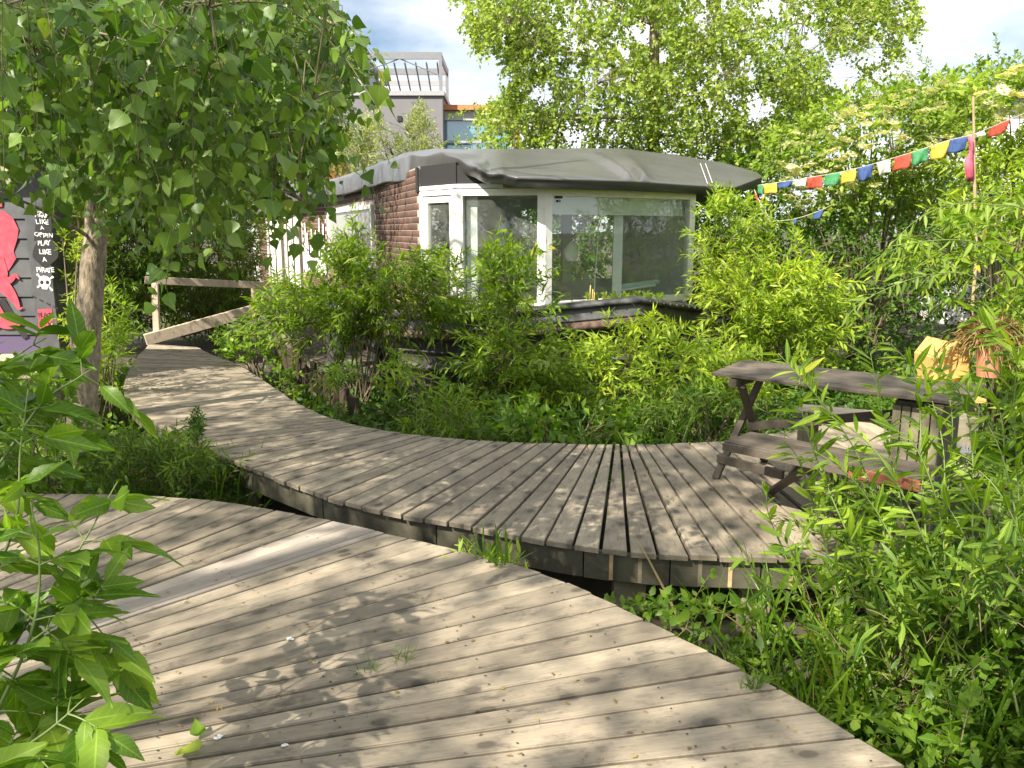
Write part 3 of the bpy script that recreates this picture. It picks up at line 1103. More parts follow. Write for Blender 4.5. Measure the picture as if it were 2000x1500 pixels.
fs = cum[-1] * .02
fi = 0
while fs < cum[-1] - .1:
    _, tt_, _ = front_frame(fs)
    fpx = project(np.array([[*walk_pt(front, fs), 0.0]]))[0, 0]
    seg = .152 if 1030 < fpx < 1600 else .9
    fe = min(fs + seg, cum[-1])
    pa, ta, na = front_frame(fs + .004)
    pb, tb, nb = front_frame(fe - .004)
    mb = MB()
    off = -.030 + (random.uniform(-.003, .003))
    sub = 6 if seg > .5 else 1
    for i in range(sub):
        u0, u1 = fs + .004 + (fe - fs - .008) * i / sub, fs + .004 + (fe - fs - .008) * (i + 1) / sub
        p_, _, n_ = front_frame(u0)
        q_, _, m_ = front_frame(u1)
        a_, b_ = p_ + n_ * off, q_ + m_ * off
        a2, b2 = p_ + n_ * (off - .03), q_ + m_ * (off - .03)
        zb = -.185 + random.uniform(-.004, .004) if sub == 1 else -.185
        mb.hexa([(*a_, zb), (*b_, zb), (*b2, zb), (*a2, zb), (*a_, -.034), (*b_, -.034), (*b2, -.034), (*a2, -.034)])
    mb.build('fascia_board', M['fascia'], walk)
    if seg < .5 and random.random() < .6:
        pj, tj, nj = front_frame(fe)
        mb = MB()
        o_ = pj + nj * (-.034)
        mb.bar((*(o_), -.18), (*(o_), -.036), .016, .02, up=(tj[0], tj[1], 0))
        mb.build('spacer', M['spacer'] if random.random() < .5 else M['grey_board'], walk)
    fs = fe
# back edge board and joists
mb = MB()
for i in range(0, len(wb) - 8, 8):
    mb.panel(wb[i + 8] + (0, 0), wb[i], -.18, -.036, .03, off=-.03)
mb.build('back_board', M['fascia'], walk)
# posts under the walkway
for px, py, w in ((1232, 1160, .17), (905, 1080, .14), (1500, 1170, .15), (420, 900, .13), (330, 860, .13)):
    p = G(px, py - 75 if py > 1000 else py, 0)[:2]
    q = min(range(len(wf)), key=lambda i: np.linalg.norm(wf[i] - p))
    pp, tt_, nn_ = wf[q], None, None
    c = pp + norm(wb[q] - pp) * .14
    mb = MB()
    mb.bar((c[0], c[1], -.7), (c[0], c[1], -.19), w, w * .6, up=(0, 1, 0))
    mb.build('support_post', M['grey_board'], walk, bevel=.004)


# ================================================================== THE HOUSEBOAT
boat = thing('houseboat', 'old houseboat on land with brick side wall, big white framed windows and grey tarpaulin roof', 'houseboat', (0.5, 12, -.3))
ZT, ZB = 2.10, 0.66
KC = np.array([0.40, 10.0])        # front corner
KR = np.array([2.50, 11.4])        # right corner
KA = np.array([-0.70, 10.27])
KB = np.array([-1.21, 10.95])
W1 = np.array([-2.36, 14.5])
W2 = np.array([-4.30, 19.4])
W3 = np.array([-7.85, 25.3])
BR = np.array([3.0, 14.6])
BL = np.array([0.2, 15.2])


def seg_pt(p, q, t):
    return p + (q - p) * t


def window(parent, p, q, z0, z1, fw=.07, depth=.09, out=.0, mat='cream', inner=None, pane=True, inner_w=.05):
    """frame in the opening p-q, with an inner casement if asked"""
    ln = np.linalg.norm(q - p)
    fr = MB()
    f = fw / ln
    fr.panel(p, seg_pt(p, q, f), z0, z1, depth, out)
    fr.panel(seg_pt(p, q, 1 - f), q, z0, z1, depth, out)
    fr.panel(seg_pt(p, q, f), seg_pt(p, q, 1 - f), z1 - fw * .8, z1, depth, out - .002)
    fr.panel(seg_pt(p, q, f), seg_pt(p, q, 1 - f), z0, z0 + fw * .8, depth, out - .002)
    w = fr.build('window_frame', M[mat], parent, bevel=.004)
    a, b = seg_pt(p, q, f), seg_pt(p, q, 1 - f)
    za, zb = z0 + fw * .8, z1 - fw * .8
    if inner:
        l2 = np.linalg.norm(b - a)
        g = inner_w / l2
        fr = MB()
        fr.panel(a, seg_pt(a, b, g), za, zb, .05, out - .02)
        fr.panel(seg_pt(a, b, 1 - g), b, za, zb, .05, out - .02)
        fr.panel(seg_pt(a, b, g), seg_pt(a, b, 1 - g), zb - inner_w, zb, .05, out - .022)
        fr.panel(seg_pt(a, b, g), seg_pt(a, b, 1 - g), za, za + inner_w, .05, out - .022)
        fr.build('casement', M['white'], w, bevel=.003)
        a, b, za, zb = seg_pt(a, b, g), seg_pt(a, b, 1 - g), za + inner_w, zb - inner_w
    if pane:
        pn = MB()
        pn.panel(a, b, za, zb, .006, out - .045)
        pn.build('pane', M['glass'], w)
    return w


# front windows
window(boat, KC, KR, ZB, ZT, fw=.105, inner=None, mat='white')
window(boat, KA, KC, ZB - .02, ZT, fw=.10, inner=None, mat='white')
window(boat, KB, KA, ZB - .02, ZT, fw=.075, inner=True, inner_w=.09, mat='white')
mb = MB()
nA = norm(np.array([(KC - KA)[1], -(KC - KA)[0]]))
mb.panel(seg_pt(KA, KC, .10) - nA * .12, seg_pt(KA, KC, .22) - nA * .12, ZB, ZT, .03)
mb.build('inner_jamb', M['wall_in'], boat)
# boards inside the glass: white head band, jamb panel, mullion
mb = MB()
nC = norm(np.array([(KR - KC)[1], -(KR - KC)[0]]))
ic, ir = KC - nC * .16, KR - nC * .16
mb.panel(seg_pt(ic, ir, .05), seg_pt(ic, ir, .985), ZT - .30, ZT - .05, .02)
mb.build('window_head_board', M['wall_in'], boat)
# right wall of the room, seen through the front glass
rback = KR + np.array([-.55, 2.9])
mb = MB()
mb.panel(KR + np.array([-.03, .10]), rback, .5, ZT + .1, .06, off=-.02)
mb.build('inner_side_wall', M['wall_in'], boat)
mb = MB()
lback = KC + np.array([-.35, 3.5])
# back wall of the room with two openings
bw = [lback, rback]


def back_piece(t0, t1, z0, z1, name, mat):
    m_ = MB()
    m_.panel(seg_pt(lback, rback, t0), seg_pt(lback, rback, t1), z0, z1, .08)
    return m_.build(name, M[mat], boat)


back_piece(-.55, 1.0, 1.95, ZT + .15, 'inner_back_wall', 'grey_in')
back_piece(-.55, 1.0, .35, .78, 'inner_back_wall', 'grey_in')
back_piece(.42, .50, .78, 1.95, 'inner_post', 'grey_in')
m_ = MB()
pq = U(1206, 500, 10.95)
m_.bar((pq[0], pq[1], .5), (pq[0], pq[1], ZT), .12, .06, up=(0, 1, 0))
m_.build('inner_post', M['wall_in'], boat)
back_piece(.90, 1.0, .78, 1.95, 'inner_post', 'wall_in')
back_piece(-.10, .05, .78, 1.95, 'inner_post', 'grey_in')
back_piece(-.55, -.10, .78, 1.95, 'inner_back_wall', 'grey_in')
# floor and ceiling of the cabin
plan = [KB, KA, KC, KR, BR, BL, W2 + np.array([2.2, .6]), W2, W1]
for z, nm, mt in ((.46, 'cabin_floor', 'grey_in'), (ZT + .012, 'cabin_ceiling', 'wall_in')):
    mb = MB()
    mb.prism([(*p, z) for p in plan], (0, 0, .05))
    mb.build(nm, M[mt], boat)
# warm timber beam under the tarpaulin
mb = MB()
mb.panel(seg_pt(KA, KC, .55), KC, ZT + .003, ZT + .058, .07, off=.06)
mb.panel(KC + nC * .0, seg_pt(KC, KR, 1.12), ZT + .003, (ZT + .058, ZT + .058), .07, off=.09)
mb.build('eave_beam', M['beam'], boat, bevel=.004)
# sticker in the upper corner of the big window
mb = MB()
dC = norm(KR - KC)
for x0, x1, z0, z1 in ((.17, .28, -.115, -.075), (.19, .22, -.16, -.13), (.235, .25, -.16, -.13)):
    mb.panel(KC + dC * x0, KC + dC * x1, ZT + z0, ZT + z1, .003, off=-.035)
st_ = mb.build('window_sticker', M['black_paint'], boat)

# brick side wall
wall_top = [(KB, 2.42), (W1, 2.36), (W2, 2.28), (W3, 2.1)]
mb = MB()
for (p, zt), (q, zt2) in zip(wall_top[:-1], wall_top[1:]):
    mb.panel(q, p, (-.35 if q is W3 else -.1, 0.15), (zt2, zt), .16, off=.0)
wall = mb.build('brick_wall', M['mortar'], boat)
win_spans = {0: [], 1: [(.03, .93, .95, 2.06)], 2: [(.30, .46, -.1, 2.0), (.54, .72, -.1, 2.0), (.94, 1.0, -.1, 2.0)]}
brick_me = None
near_bricks, far_parts = [], []


def brick_v(L_, Hh, D_):
    x, y, z = L_ / 2, D_ / 2, Hh / 2
    b_ = .0015
    V = []
    for yy, s_ in ((y, 0), (-y + b_, 0), (-y, b_)):
        V += [(-x + s_, yy, -z + s_), (x - s_, yy, -z + s_), (x - s_, yy, z - s_), (-x + s_, yy, z - s_)]
    Fc = [(0, 4, 5, 1), (1, 5, 6, 2), (2, 6, 7, 3), (3, 7, 4, 0), (4, 8, 9, 5), (5, 9, 10, 6), (6, 10, 11, 7), (7, 11, 8, 4), (8, 11, 10, 9)]
    return np.array(V), np.array(Fc, np.int32)


BL_, BH_, BP = .215, .076, .088
for si, ((p, zt), (q, zt2)) in enumerate(zip(wall_top[:-1], wall_top[1:])):
    d = norm(q - p)
    n_ = np.array([-d[1], d[0]])            # outward: towards the left of the boat
    if n_[0] > 0:
        n_ = -n_
    ln = np.linalg.norm(q - p)
    z = .12
    row = 0
    while z < max(zt, zt2) - .05:
        x = .04 + (BL_ + .008) / 2 * (row % 2)
        while x < ln - .12:
            t = x / ln
            t2 = (x + BL_) / ln
            ok = z + BH_ < zt + (zt2 - zt) * t - .01
            for (a0, a1, zz0, zz1) in win_spans[si]:
                if t2 > a0 - .004 and t < a1 + .004 and z + BH_ > zz0 - .02 and z < zz1 + .02:
                    ok = False
            if si == 0 and z < .45:
                ok = ok and True
            if ok:
                c = p + d * (x + BL_ / 2) - n_ * (.018)
                near_bricks.append((c[0], c[1], z + BH_ / 2, math.atan2(d[1], d[0]), si))
            x += BL_ + .008
        z += BP
        row += 1
V0, F0 = brick_v(BL_, BH_, .05)
near_bricks.sort(key=lambda b_: b_[1] - (0 if b_[2] > .9 else -6))
brick_me = np_mesh('brick', V0, F0)
brick_me.materials.append(M['brick'])
for (x, y, z, a_, si) in near_bricks[:300]:
    o = bpy.data.objects.new('brick', brick_me)
    COL.objects.link(o)
    o.parent = wall
    o.location = (x, y, z)
    # the visible face of a brick is its -y side: turn it to the left of the run
    o.rotation_euler = (0, 0, a_ + math.pi)
rest_b = near_bricks[300:]
if rest_b:
    Vs = []
    for (x, y, z, a_, si) in rest_b:
        ca, sa = math.cos(a_ + math.pi), math.sin(a_ + math.pi)
        W_ = V0.copy()
        W_[:, 0], W_[:, 1] = V0[:, 0] * ca - V0[:, 1] * sa, V0[:, 0] * sa + V0[:, 1] * ca
        Vs.append((W_ + (x, y, z), F0))
    V, Fc = merge(Vs)
    fb = obj('far_bricks', np_mesh('far_bricks', V, Fc), M['brick'], boat)
    fb['kind'] = 'stuff'
mb = MB()
mb.panel(KB + (KB - KA) * .04, KA, ZT + .065, 2.42, .02, off=-.02)
mb.panel(KA + (KA - KC) * .0, seg_pt(KA, KC, .5), ZT + .065, (2.40, 2.2), .02, off=-.03)
mb.build('gable_void_shade', M['shed_dark'], boat)  # flat black panels stand in for shade in the void under the tarpaulin
mb = MB()
mb.panel(seg_pt(KB, W1, .03), KB + (KB - W1) * .004, 2.1, 2.41, .02, off=.024)
mb.build('gable_board', M['shed_dark'], boat)
# side windows and doors
window(boat, seg_pt(W1, W2, .93), seg_pt(W1, W2, .03), .95, 2.06, fw=.10, out=.05, mat='white')
mb = MB()
mb.panel(seg_pt(W1, W2, .94), seg_pt(W1, W2, .02), .9, 2.1, .05, off=-.10)
mb.build('dark_room', M['grey_in'], boat)
for t0, t1 in ((.30, .46), (.54, .72)):
    d_ = MB()
    d_.panel(seg_pt(W2, W3, t1), seg_pt(W2, W3, t0), -.05, 1.98, .05, off=.04)
    dd = d_.build('door', M['white'], boat, bevel=.006)
    d_ = MB()
    for u in (t0, (t0 + t1) / 2, t1):
        c = seg_pt(W2, W3, u)
        d_.bar((c[0] - .06, c[1] - .06, -.04), (c[0] - .06, c[1] - .06, 1.97), .09, .05, up=(1, 0, 0))
    d_.build('door_frame', M['cream'], dd)
mb = MB()
mb.panel(seg_pt(W2, W3, 1.0), seg_pt(W2, W3, .94), -.05, 1.95, .05, off=.04)
mb.build('corner_board', M['white'], boat)
# white graffiti strokes on the far bricks
mb = MB()
dg = norm(W2 - W1)
ng = np.array([-dg[1], dg[0]])
ng = -ng if ng[0] > 0 else ng
d3 = norm(W3 - W2)
n3 = np.array([-d3[1], d3[0]])
n3 = -n3 if n3[0] > 0 else n3
for i in range(11):
    x0 = .12 + i * .155
    c = W2 + d3 * x0 + n3 * .034
    z0 = .55 + .1 * random.random()
    z1 = (1.35, 1.75, 1.45, 1.9, 1.3, 1.62, 1.7, 1.25, 1.55, 1.8, 1.3)[i]
    c2 = c + d3 * random.uniform(-.12, .12)
    mb.bar((c[0], c[1], z0), (c2[0], c2[1], z1), .085, .003, up=(n3[0], n3[1], 0))
c0, c1 = W2 + d3 * .1 + n3 * .039, W2 + d3 * 1.8 + n3 * .039
mb.bar((c0[0], c0[1], .75), (c1[0], c1[1], .85), .36, .003, up=(n3[0], n3[1], 0))
mb.build('graffiti', M['white_paint'], boat)

# ---- tarpaulin roof
ST = [((1489, 346, 12.2), (1478, 336, 12.6)), ((1436, 365, 11.5), (1410, 316, 12.8)), ((1360, 361, 11.0), (1310, 300, 12.8)), ((1240, 352, 10.2), (1212, 288, 12.8)),
      ((1100, 348, 9.65), (1100, 289, 12.6)), ((1010, 345, 9.6), (1000, 290, 12.4)), ((940, 329, 9.85), (920, 291, 12.2)), ((866, 300, 10.5), (845, 290, 12.0)),
      ((800, 304, 11.5), (785, 300, 13.4)), ((705, 333, 15.0), (710, 335, 17.0)), ((625, 357, 18.5), (645, 357, 20.5)), ((470, 412, 26.0), (500, 408, 28.0))]
def straight(P, k):
    P = np.array(P)
    o_ = [P[i] + (P[i + 1] - P[i]) * t_ for i in range(len(P) - 1) for t_ in np.linspace(0, 1, k, endpoint=False)]
    return np.array(o_ + [P[-1]])


ev = straight([U(*a) for a, b in ST], 14)
rg = straight([U(*b) for a, b in ST], 14)
ns = len(ev)
rows_ = 22
skirt = 5
Vt = []
for i in range(ns):
    e_, r_ = ev[i], rg[i]
    hv = (r_ - e_) * np.array([1, 1, 0])
    inn = norm(hv)
    u_ = i / (ns - 1)
    # tucked skirt below the eave
    lift = math.exp(-((u_ - .50) / .085) ** 2)
    for k_ in range(skirt):
        s_ = k_ / (skirt - 1)
        dz = -(.115 + .20 * np.clip((u_ - .60) / .12, 0, 1)) * (1 - s_)
        Vt.append(e_ + inn * (.16 if u_ < .6 else .05) * (1 - s_) ** 2 + np.array([0, 0, dz]))
    for k_ in range(1, rows_):
        s_ = k_ / (rows_ - 1)
        p = e_ + (r_ - e_) * s_
        p = p + np.array([0, 0, .10 * math.sin(math.pi * s_) ** 0.8 * (.06 if u_ < .45 else .15)])
        Vt.append(p)
    # back slope
    for k_ in range(1, 7):
        s_ = k_ / 6
        back = r_ + inn * 3.2 * s_ + np.array([0, 0, -.5 * s_ * s_])
        Vt.append(back)
Vt = np.array(Vt)
nr = skirt + rows_ - 1 + 6
Vg = Vt.reshape(ns, nr, 3)
pin = U(1236, 345, 10.3)
ii = np.arange(ns)
for i in range(ns):
    for k_ in range(nr):
        p = Vg[i, k_]
        e_dist = abs(k_ - skirt)
        w = math.exp(-(k_ / (skirt + 5)) ** 2)
        edge_w = math.sin(i * .55 + 2 * math.sin(i * .21)) * .012 + math.sin(i * .27 + 1) * .022
        p[2] += edge_w * w * (1.0 if i > 74 else .04)
        p[1] += edge_w * w * (.6 if i > 74 else .05)
        if skirt <= k_ < skirt + rows_:
            p[2] += .0015 * math.sin(p[0] * 5 + p[1] * 3.1) * math.sin(p[1] * 4 + 1)
            if i > 80:
                p[2] += .018 * math.sin(i * .5 + k_ * .5) * (1 - (k_ - skirt) / rows_)
            # gathered pleats that meet at the pinned point
            dx, dy = p[0] - pin[0] + .10 * (p[1] - pin[1]), p[1] - pin[1]
            if -.2 < dy < 2.3:
                wd = .045 + .085 * dy
                f_ = math.exp(-((dx + .02 + .10 * dy) / wd) ** 2) - .9 * math.exp(-((dx - .05 - .03 * dy) / wd) ** 2) + .8 * math.exp(-((dx - .17 - .06 * dy) / wd) ** 2)
                p[2] += .115 * f_ * math.exp(-(max(dy - .2, 0) / 1.25) ** 2)
Vt = Vg.reshape(-1, 3)
i_ = np.arange(ns - 1)[:, None] * nr + np.arange(nr - 1)[None]
Q = np.stack([i_, i_ + 1, i_ + nr + 1, i_ + nr], -1).reshape(-1, 4)
roof = obj('tarpaulin_roof', np_mesh('tarpaulin_roof', Vt, Q, True), M['tarp'], boat)
sm = roof.modifiers.new('sub', 'SUBSURF')
sm.levels = sm.render_levels = 2
sd_ = roof.modifiers.new('thick', 'SOLIDIFY')
sd_.thickness = .006
# thin pale scratches on the tarp
# two white strap marks
mb = MB()
for dx in (0, 11):
    pts = [U(1367 + dx * .9 + t * 14, 324 + t * 40, 12.3 - t * 1.25) + np.array([0, -.02, .035]) for t in np.linspace(0, 1, 6)]
    mb.tube(pts, .0035, 5)
mb.build('white_strap', M['white_paint'], roof)

# ---- hull
HP = [(-8.35, 25.2, -.05), (-4.75, 19.2, .22), (-2.85, 14.3, .42), (-1.75, 11.2, .52), (-.95, 9.95, .58)]
HP = [np.array(p) for p in HP[:-1]] + [U(905, 612, 9.8), U(1250, 579, 9.75), U(1374, 598, 11.1), np.array([3.0, 12.6, .62]), np.array([3.6, 15, .62])]
hp = np.array(HP)
fine = []
for a_, b_ in zip(hp[:-1], hp[1:]):
    fine += [a_ + (b_ - a_) * t for t in np.linspace(0, 1, 10, endpoint=False)]
fine.append(hp[-1])
fine = np.array(fine)
hull = MB()
hin = []
tn = np.gradient(fine[:, :2], axis=0)
nn2 = norm(np.stack([tn[:, 1], -tn[:, 0]], 1))          # outward


def hull_strip(offs, name, mat, parent=boat, smooth=False):
    rows2 = []
    for o_, dz in offs:
        P_ = fine.copy()
        P_[:, :2] += nn2 * o_
        P_[:, 2] += dz
        rows2.append(P_)
    Vh = np.stack(rows2, 1).reshape(-1, 3)
    kk = len(offs)
    i2 = np.arange(len(fine) - 1)[:, None] * kk + np.arange(kk - 1)[None]
    Qh = np.stack([i2, i2 + kk, i2 + kk + 1, i2 + 1], -1).reshape(-1, 4)
    return obj(name, np_mesh(name, Vh, Qh, smooth), M[mat], parent)


hull_strip([(-.10, -.02), (-.10, .0), (-.0, .0), (.03, -.02), (.045, -.05), (.03, -.075), (-.02, -.08), (-.06, -.08)], 'rim', 'steel_black', smooth=True)
hull_strip([(-.03, -.07), (.0, -.20), (.012, -.21), (.012, -.225), (0, -.235)], 'hull_band', 'steel_black')
hull_strip([(0, -.232), (.012, -.29), (.0, -.345), (-.25, -.36)], 'rust_band', 'rust')
hull_strip([(-.25, -.355), (-.22, -.50), (-.18, -.52), (-.18, -.545), (-.22, -.56), (-.28, -.75), (-.24, -.77), (-.24, -.79), (-.28, -.80), (-.4, -1.3)], 'lower_hull', 'hull_grey')
# bow deck plate inside the rim
mb = MB()
mb.prism([(p[0], p[1], .50) for p in (KB, U(908, 612, 9.9), U(1248, 580, 9.85), U(1360, 597, 11.05), KR, KC, KA)], (0, 0, .03))
mb.build('bow_deck', M['steel_black'], boat)
# rivets on the rim
mb = MB()
for p, n_ in zip(fine[42:62:1], nn2[42:62:1]):
    c = p + np.array([n_[0] * .045, n_[1] * .045, -.045])
    a_ = np.array([n_[0], n_[1], 0]) * .012
    mb.tube([c - a_, c + a_], .013, 6)
rv = mb.build('rivets', M['steel_black'], boat)
rv['kind'] = 'stuff'

# tyre fenders hung along the hull
for j, (px, py, d_, lab) in enumerate(((752, 705, 10.15, 'worn black tyre hanging on the hull nearest the bow'), (655, 672, 12.4, 'black tyre on the hull farther along, half hidden by willow'))):
    c = U(px, py, d_)
    ty = thing('tyre', lab, 'tyre', c, 'tyre fenders on the houseboat')
    ax = norm(np.array([-.9, -.45, 0]))
    si_ = np.array([-ax[1], ax[0], 0])
    Vv, Qq = [], []
    n1, n2 = 28, 12
    for i in range(n1):
        a_ = 2 * math.pi * i / n1
        e_ = si_ * math.cos(a_) + np.array([0, 0, 1]) * math.sin(a_)
        for k_ in range(n2):
            b_ = 2 * math.pi * k_ / n2
            rad = .24 + (.075 + (.006 if i % 2 else 0)) * math.copysign(abs(math.cos(b_)) ** .6, math.cos(b_))
            Vv.append(c + e_ * rad + ax * .085 * math.copysign(abs(math.sin(b_)) ** .7, math.sin(b_)))
    i3 = np.arange(n1)[:, None]
    k3 = np.arange(n2)[None]
    Qq = np.stack([i3 * n2 + k3, ((i3 + 1) % n1) * n2 + k3, ((i3 + 1) % n1) * n2 + (k3 + 1) % n2, i3 * n2 + (k3 + 1) % n2], -1).reshape(-1, 4)
    obj('tread', np_mesh('tread', np.array(Vv), Qq, True), M['rubber'], ty)
    mb = MB()
    mb.tube([c + np.array([0, 0, .30]), c + np.array([.1, .1, .75])], .012, 6)
    mb.build('rope', M['cord'], ty)

# ---- things on the bow
# seedling trough behind the rim
tc = seg_pt(U(1150, 583, 10.0), U(1302, 579, 10.3), .5)
tr0, tr1 = U(1150, 585, 10.0), U(1304, 578, 10.3)
trough = thing('seedling_trough', 'long dark trough of bright green seedlings with bamboo canes on the bow', 'planter', (tr0 + tr1) / 2 * np.array([1, 1, 0]) + np.array([0, 0, .53]))
mb = MB()
mb.panel(tr0, tr1, .53, .745, .22, off=.0)
mb.build('box', M['steel_black'], trough, bevel=.006)


def small_tuft(parent, pts, leaf, size, mat, m, ln, up=1.2, spread=.7, sag=.1, name='foliage', rows=1, hang=0.0):
    A = np.array(pts)
    D = norm(rng.normal(0, .45, A.shape) + np.array([0, 0, up]))
    Ln = ln * rng.uniform(.5, 1.3, len(A))
    P, T, path = twig_leaves(A, D, Ln, m, sag, spread, hang, .6)
    S = size * rng.uniform(.6, 1.2, len(P))
    B, T, N = leaf_frames(T, np.array([0, 0, 1.0]), .6)
    V, Fc = leaf_cloud(leaf_shape(leaf, rows), P, B, T, N, S)
    o = obj(name, np_mesh(name, V, Fc), L[mat], parent)
    o['kind'] = 'stuff'
    V, Q = tube_arrays(path, np.broadcast_to(np.linspace(.002, .001, 4)[None], path.shape[:2]), 3)
    o = obj('stalks', np_mesh('stalks', V, Q), M['greenstem'], parent)
    o['kind'] = 'stuff'


ts = np.linspace(.03, .97, 60)
dtr = norm((tr1 - tr0)[:2])
small_tuft(trough, [np.array([*(tr0[:2] + (tr1 - tr0)[:2] * t + np.array([-dtr[1], dtr[0]]) * random.uniform(.03, .18)), .74]) for t in ts], 'willow', .055, 'seed', 12, .10)
for x, h_ in ((.015, .19), (.045, .14), (.065, .10)):
    mb = MB()
    b_ = tr0[:2] + (tr1 - tr0)[:2] * x
    mb.tube([(b_[0], b_[1] + .05, .70), (b_[0] + .01, b_[1] + .06, .76 + h_)], .008, 6)
    mb.build('cane', M['bamboo'], trough)
lamp = thing('strip_lamp', 'pale blue slanted strip lamp just behind the big window', 'lamp', U(1245, 555, 11.2))
mb = MB()
mb.bar(U(1210, 560, 11.15), U(1284, 550, 11.55), .11, .06)
mb.build('housing', M['aqua'], lamp, bevel=.012)
mb = MB()
mb.tube([U(1212, 567, 11.1), U(1280, 557, 11.45)], .014, 6)
mb.build('lamp_tube', M['cable'], lamp)
cab = MB()
cab.tube(catmull([U(1172, 408, 10.95), U(1169, 440, 10.95), U(1167, 480, 10.95), U(1163, 530, 10.9), U(1160, 582, 10.9)], 6), .006, 5)
tag(cab.build('hanging_cable', M['cable'], None), 'thin white cable hanging down inside the big window', 'cable')
pend = thing('pendant_lamp', 'glass pendant lamp hanging inside the front window', 'lamp', U(1116, 500, 11.6))
mb = MB()
mb.tube([U(1116, 385, 11.6), U(1116, 470, 11.6)], .004, 5)
mb.build('wire', M['black_paint'], pend)
mb = MB()
c = U(1116, 490, 11.6)
mb.tube([c + np.array([0, 0, .13]), c + np.array([0, 0, .10]), c + np.array([0, 0, .02]), c + np.array([0, 0, -.10]), c + np.array([0, 0, -.14])], [.02, .045, .10, .085, .05], 14)
mb.build('shade', M['wall_in'], pend, smooth=True)
heat = thing('meter_box', 'small grey metal box with a dark frame below the narrow window', 'box', U(868, 590, 10.05))
mb = MB()
p, q = U(838, 602, 10.15), U(884, 602, 10.0)
mb.panel(p, q, .56, .82, .12)
mb.build('body', M['steel'], heat, bevel=.008)
mb = MB()
mb.panel(seg_pt(p, q, .1), seg_pt(p, q, .9), .60, .78, .012, off=.01)
mb.build('door', M['aqua'], heat, bevel=.004)
dry = thing('bow_plants', 'yellowing dry plants growing on the bow ledge under the middle window', 'plant', U(960, 600, 9.75))
small_tuft(dry, [U(x, 604, random.uniform(9.55, 9.9)) + np.array([0, 0, -.03]) for x in rng.uniform(885, 1040, 90)], 'willow', .06, 'willow_y', 14, .17, spread=.9)

# ================================================================== BACKGROUND BUILDINGS
bld = thing('grey_building', 'grey rendered block with a steel roof pergola behind the trees', 'building', U(790, 300, 44) * np.array([1, 1, 0]))
DB = 44.0


def rect_at(d, x0, x1, y0, y1):
    a_, b_ = U(x0, y1, d), U(x1, y0, d)
    return a_[0], b_[0], a_[2], b_[2]


mb = MB()
x0, x1, z0, z1 = rect_at(DB, 560, 864, 186, 460)
mb.hexa([(x0, DB, -.5), (x1, DB, -.5), (x1, DB + 7, -.5), (x0, DB + 7, -.5), (x0, DB, z1), (x1, DB, z1), (x1, DB + 7, z1), (x0, DB + 7, z1)])
mb.build('wall', M['render'], bld)
mb = MB()
xa, xb, za, zb = rect_at(DB, 556, 868, 178, 187)
mb.hexa([(xa, DB - .12, za), (xb, DB - .12, za), (xb, DB + 7.1, za), (xa, DB + 7.1, za), (xa, DB - .12, zb), (xb, DB - .12, zb), (xb, DB + 7.1, zb), (xa, DB + 7.1, zb)])
mb.build('coping', M['coping'], bld)
mb = MB()
xa, xb, za, zc_ = rect_at(DB - .1, 776, 784, 226, 236)
mb.hexa([(xa, DB - .08, za), (xb, DB - .08, za), (xb, DB + .1, za), (xa, DB + .1, za), (xa, DB - .08, zc_), (xb, DB - .08, zc_), (xb, DB + .1, zc_), (xa, DB + .1, zc_)])
mb.build('vent', M['black_paint'], bld)
# pergola
xl, xr, zlo, zhi = rect_at(DB + .3, 712, 860, 104, 180)
for x_, y_ in ((xl, .3), (xr, .3), (xl, 4.6), (xr, 4.6)):
    mb = MB()
    mb.bar((x_, DB + y_, zb - .02), (x_, DB + y_, zhi), .16, .16, up=(0, 1, 0))
    mb.build('pergola_post', M['steel'], bld)
for y_ in (.3, 4.6):
    mb = MB()
    mb.bar((xl - .06, DB + y_, zhi - .12), (xr + .08, DB + y_, zhi - .12), .14, .34)
    mb.build('pergola_beam', M['steel'], bld)
for x_ in (xl, xr):
    mb = MB()
    mb.bar((x_, DB + .38, zhi - .12), (x_, DB + 4.52, zhi - .12), .13, .3)
    mb.build('pergola_beam', M['steel'], bld)
for i in range(7):
    x_ = xl + (xr - xl) * (i + .5) / 7
    mb = MB()
    mb.bar((x_, DB + 4.9, zb + .1), (x_ + .05, DB + 1.0, zhi - .3), .07, .09)
    mb.build('pergola_slat', M['grey_steel'], bld)
for z_ in (.25, .62):
    mb = MB()
    zz = zb + (zhi - zb) * z_
    mb.bar((xl + .08, DB + 4.75, zz), (xr - .08, DB + 4.75, zz), .08, .28)
    mb.build('pergola_rail', M['coping'], bld)
mb = MB()
mb.tube([(xl, DB + .32, zhi - .9), (xl + 1.8, DB + .32, zhi - .28)], .03, 5)
mb.tube([(xl + 1.9, DB + .32, zhi - .28), (xr, DB + .32, zhi - 1.1)], .03, 5)
mb.build('brace_cable', M['render'], bld)
pale = thing('pale_roof_box', 'pale blue grey rooftop box beside the pergola', 'building', U(690, 300, 47) * np.array([1, 1, 0]))
mb = MB()
xa, xb, za, zz = rect_at(47, 640, 708, 120, 200)
mb.hexa([(xa, 47, -.5), (xb, 47, -.5), (xb, 52, -.5), (xa, 52, -.5), (xa, 47, zz), (xb, 47, zz), (xb, 52, zz), (xa, 52, zz)])
mb.build('wall', M['coping'], pale)
mb = MB()
mb.hexa([(xa - .1, 46.9, zz), (xb + .1, 46.9, zz), (xb + .1, 52.1, zz), (xa - .1, 52.1, zz), (xa - .1, 46.9, zz + .15), (xb + .1, 46.9, zz + .15), (xb + .1, 52.1, zz + .15), (xa - .1, 52.1, zz + .15)])
mb.build('roof_edge', M['steel'], pale)
gb = thing('glass_building', 'low building with orange roof edge and blue glass front', 'building', U(940, 300, 46) * np.array([1, 1, 0]))
DG = 45.5
mb = MB()
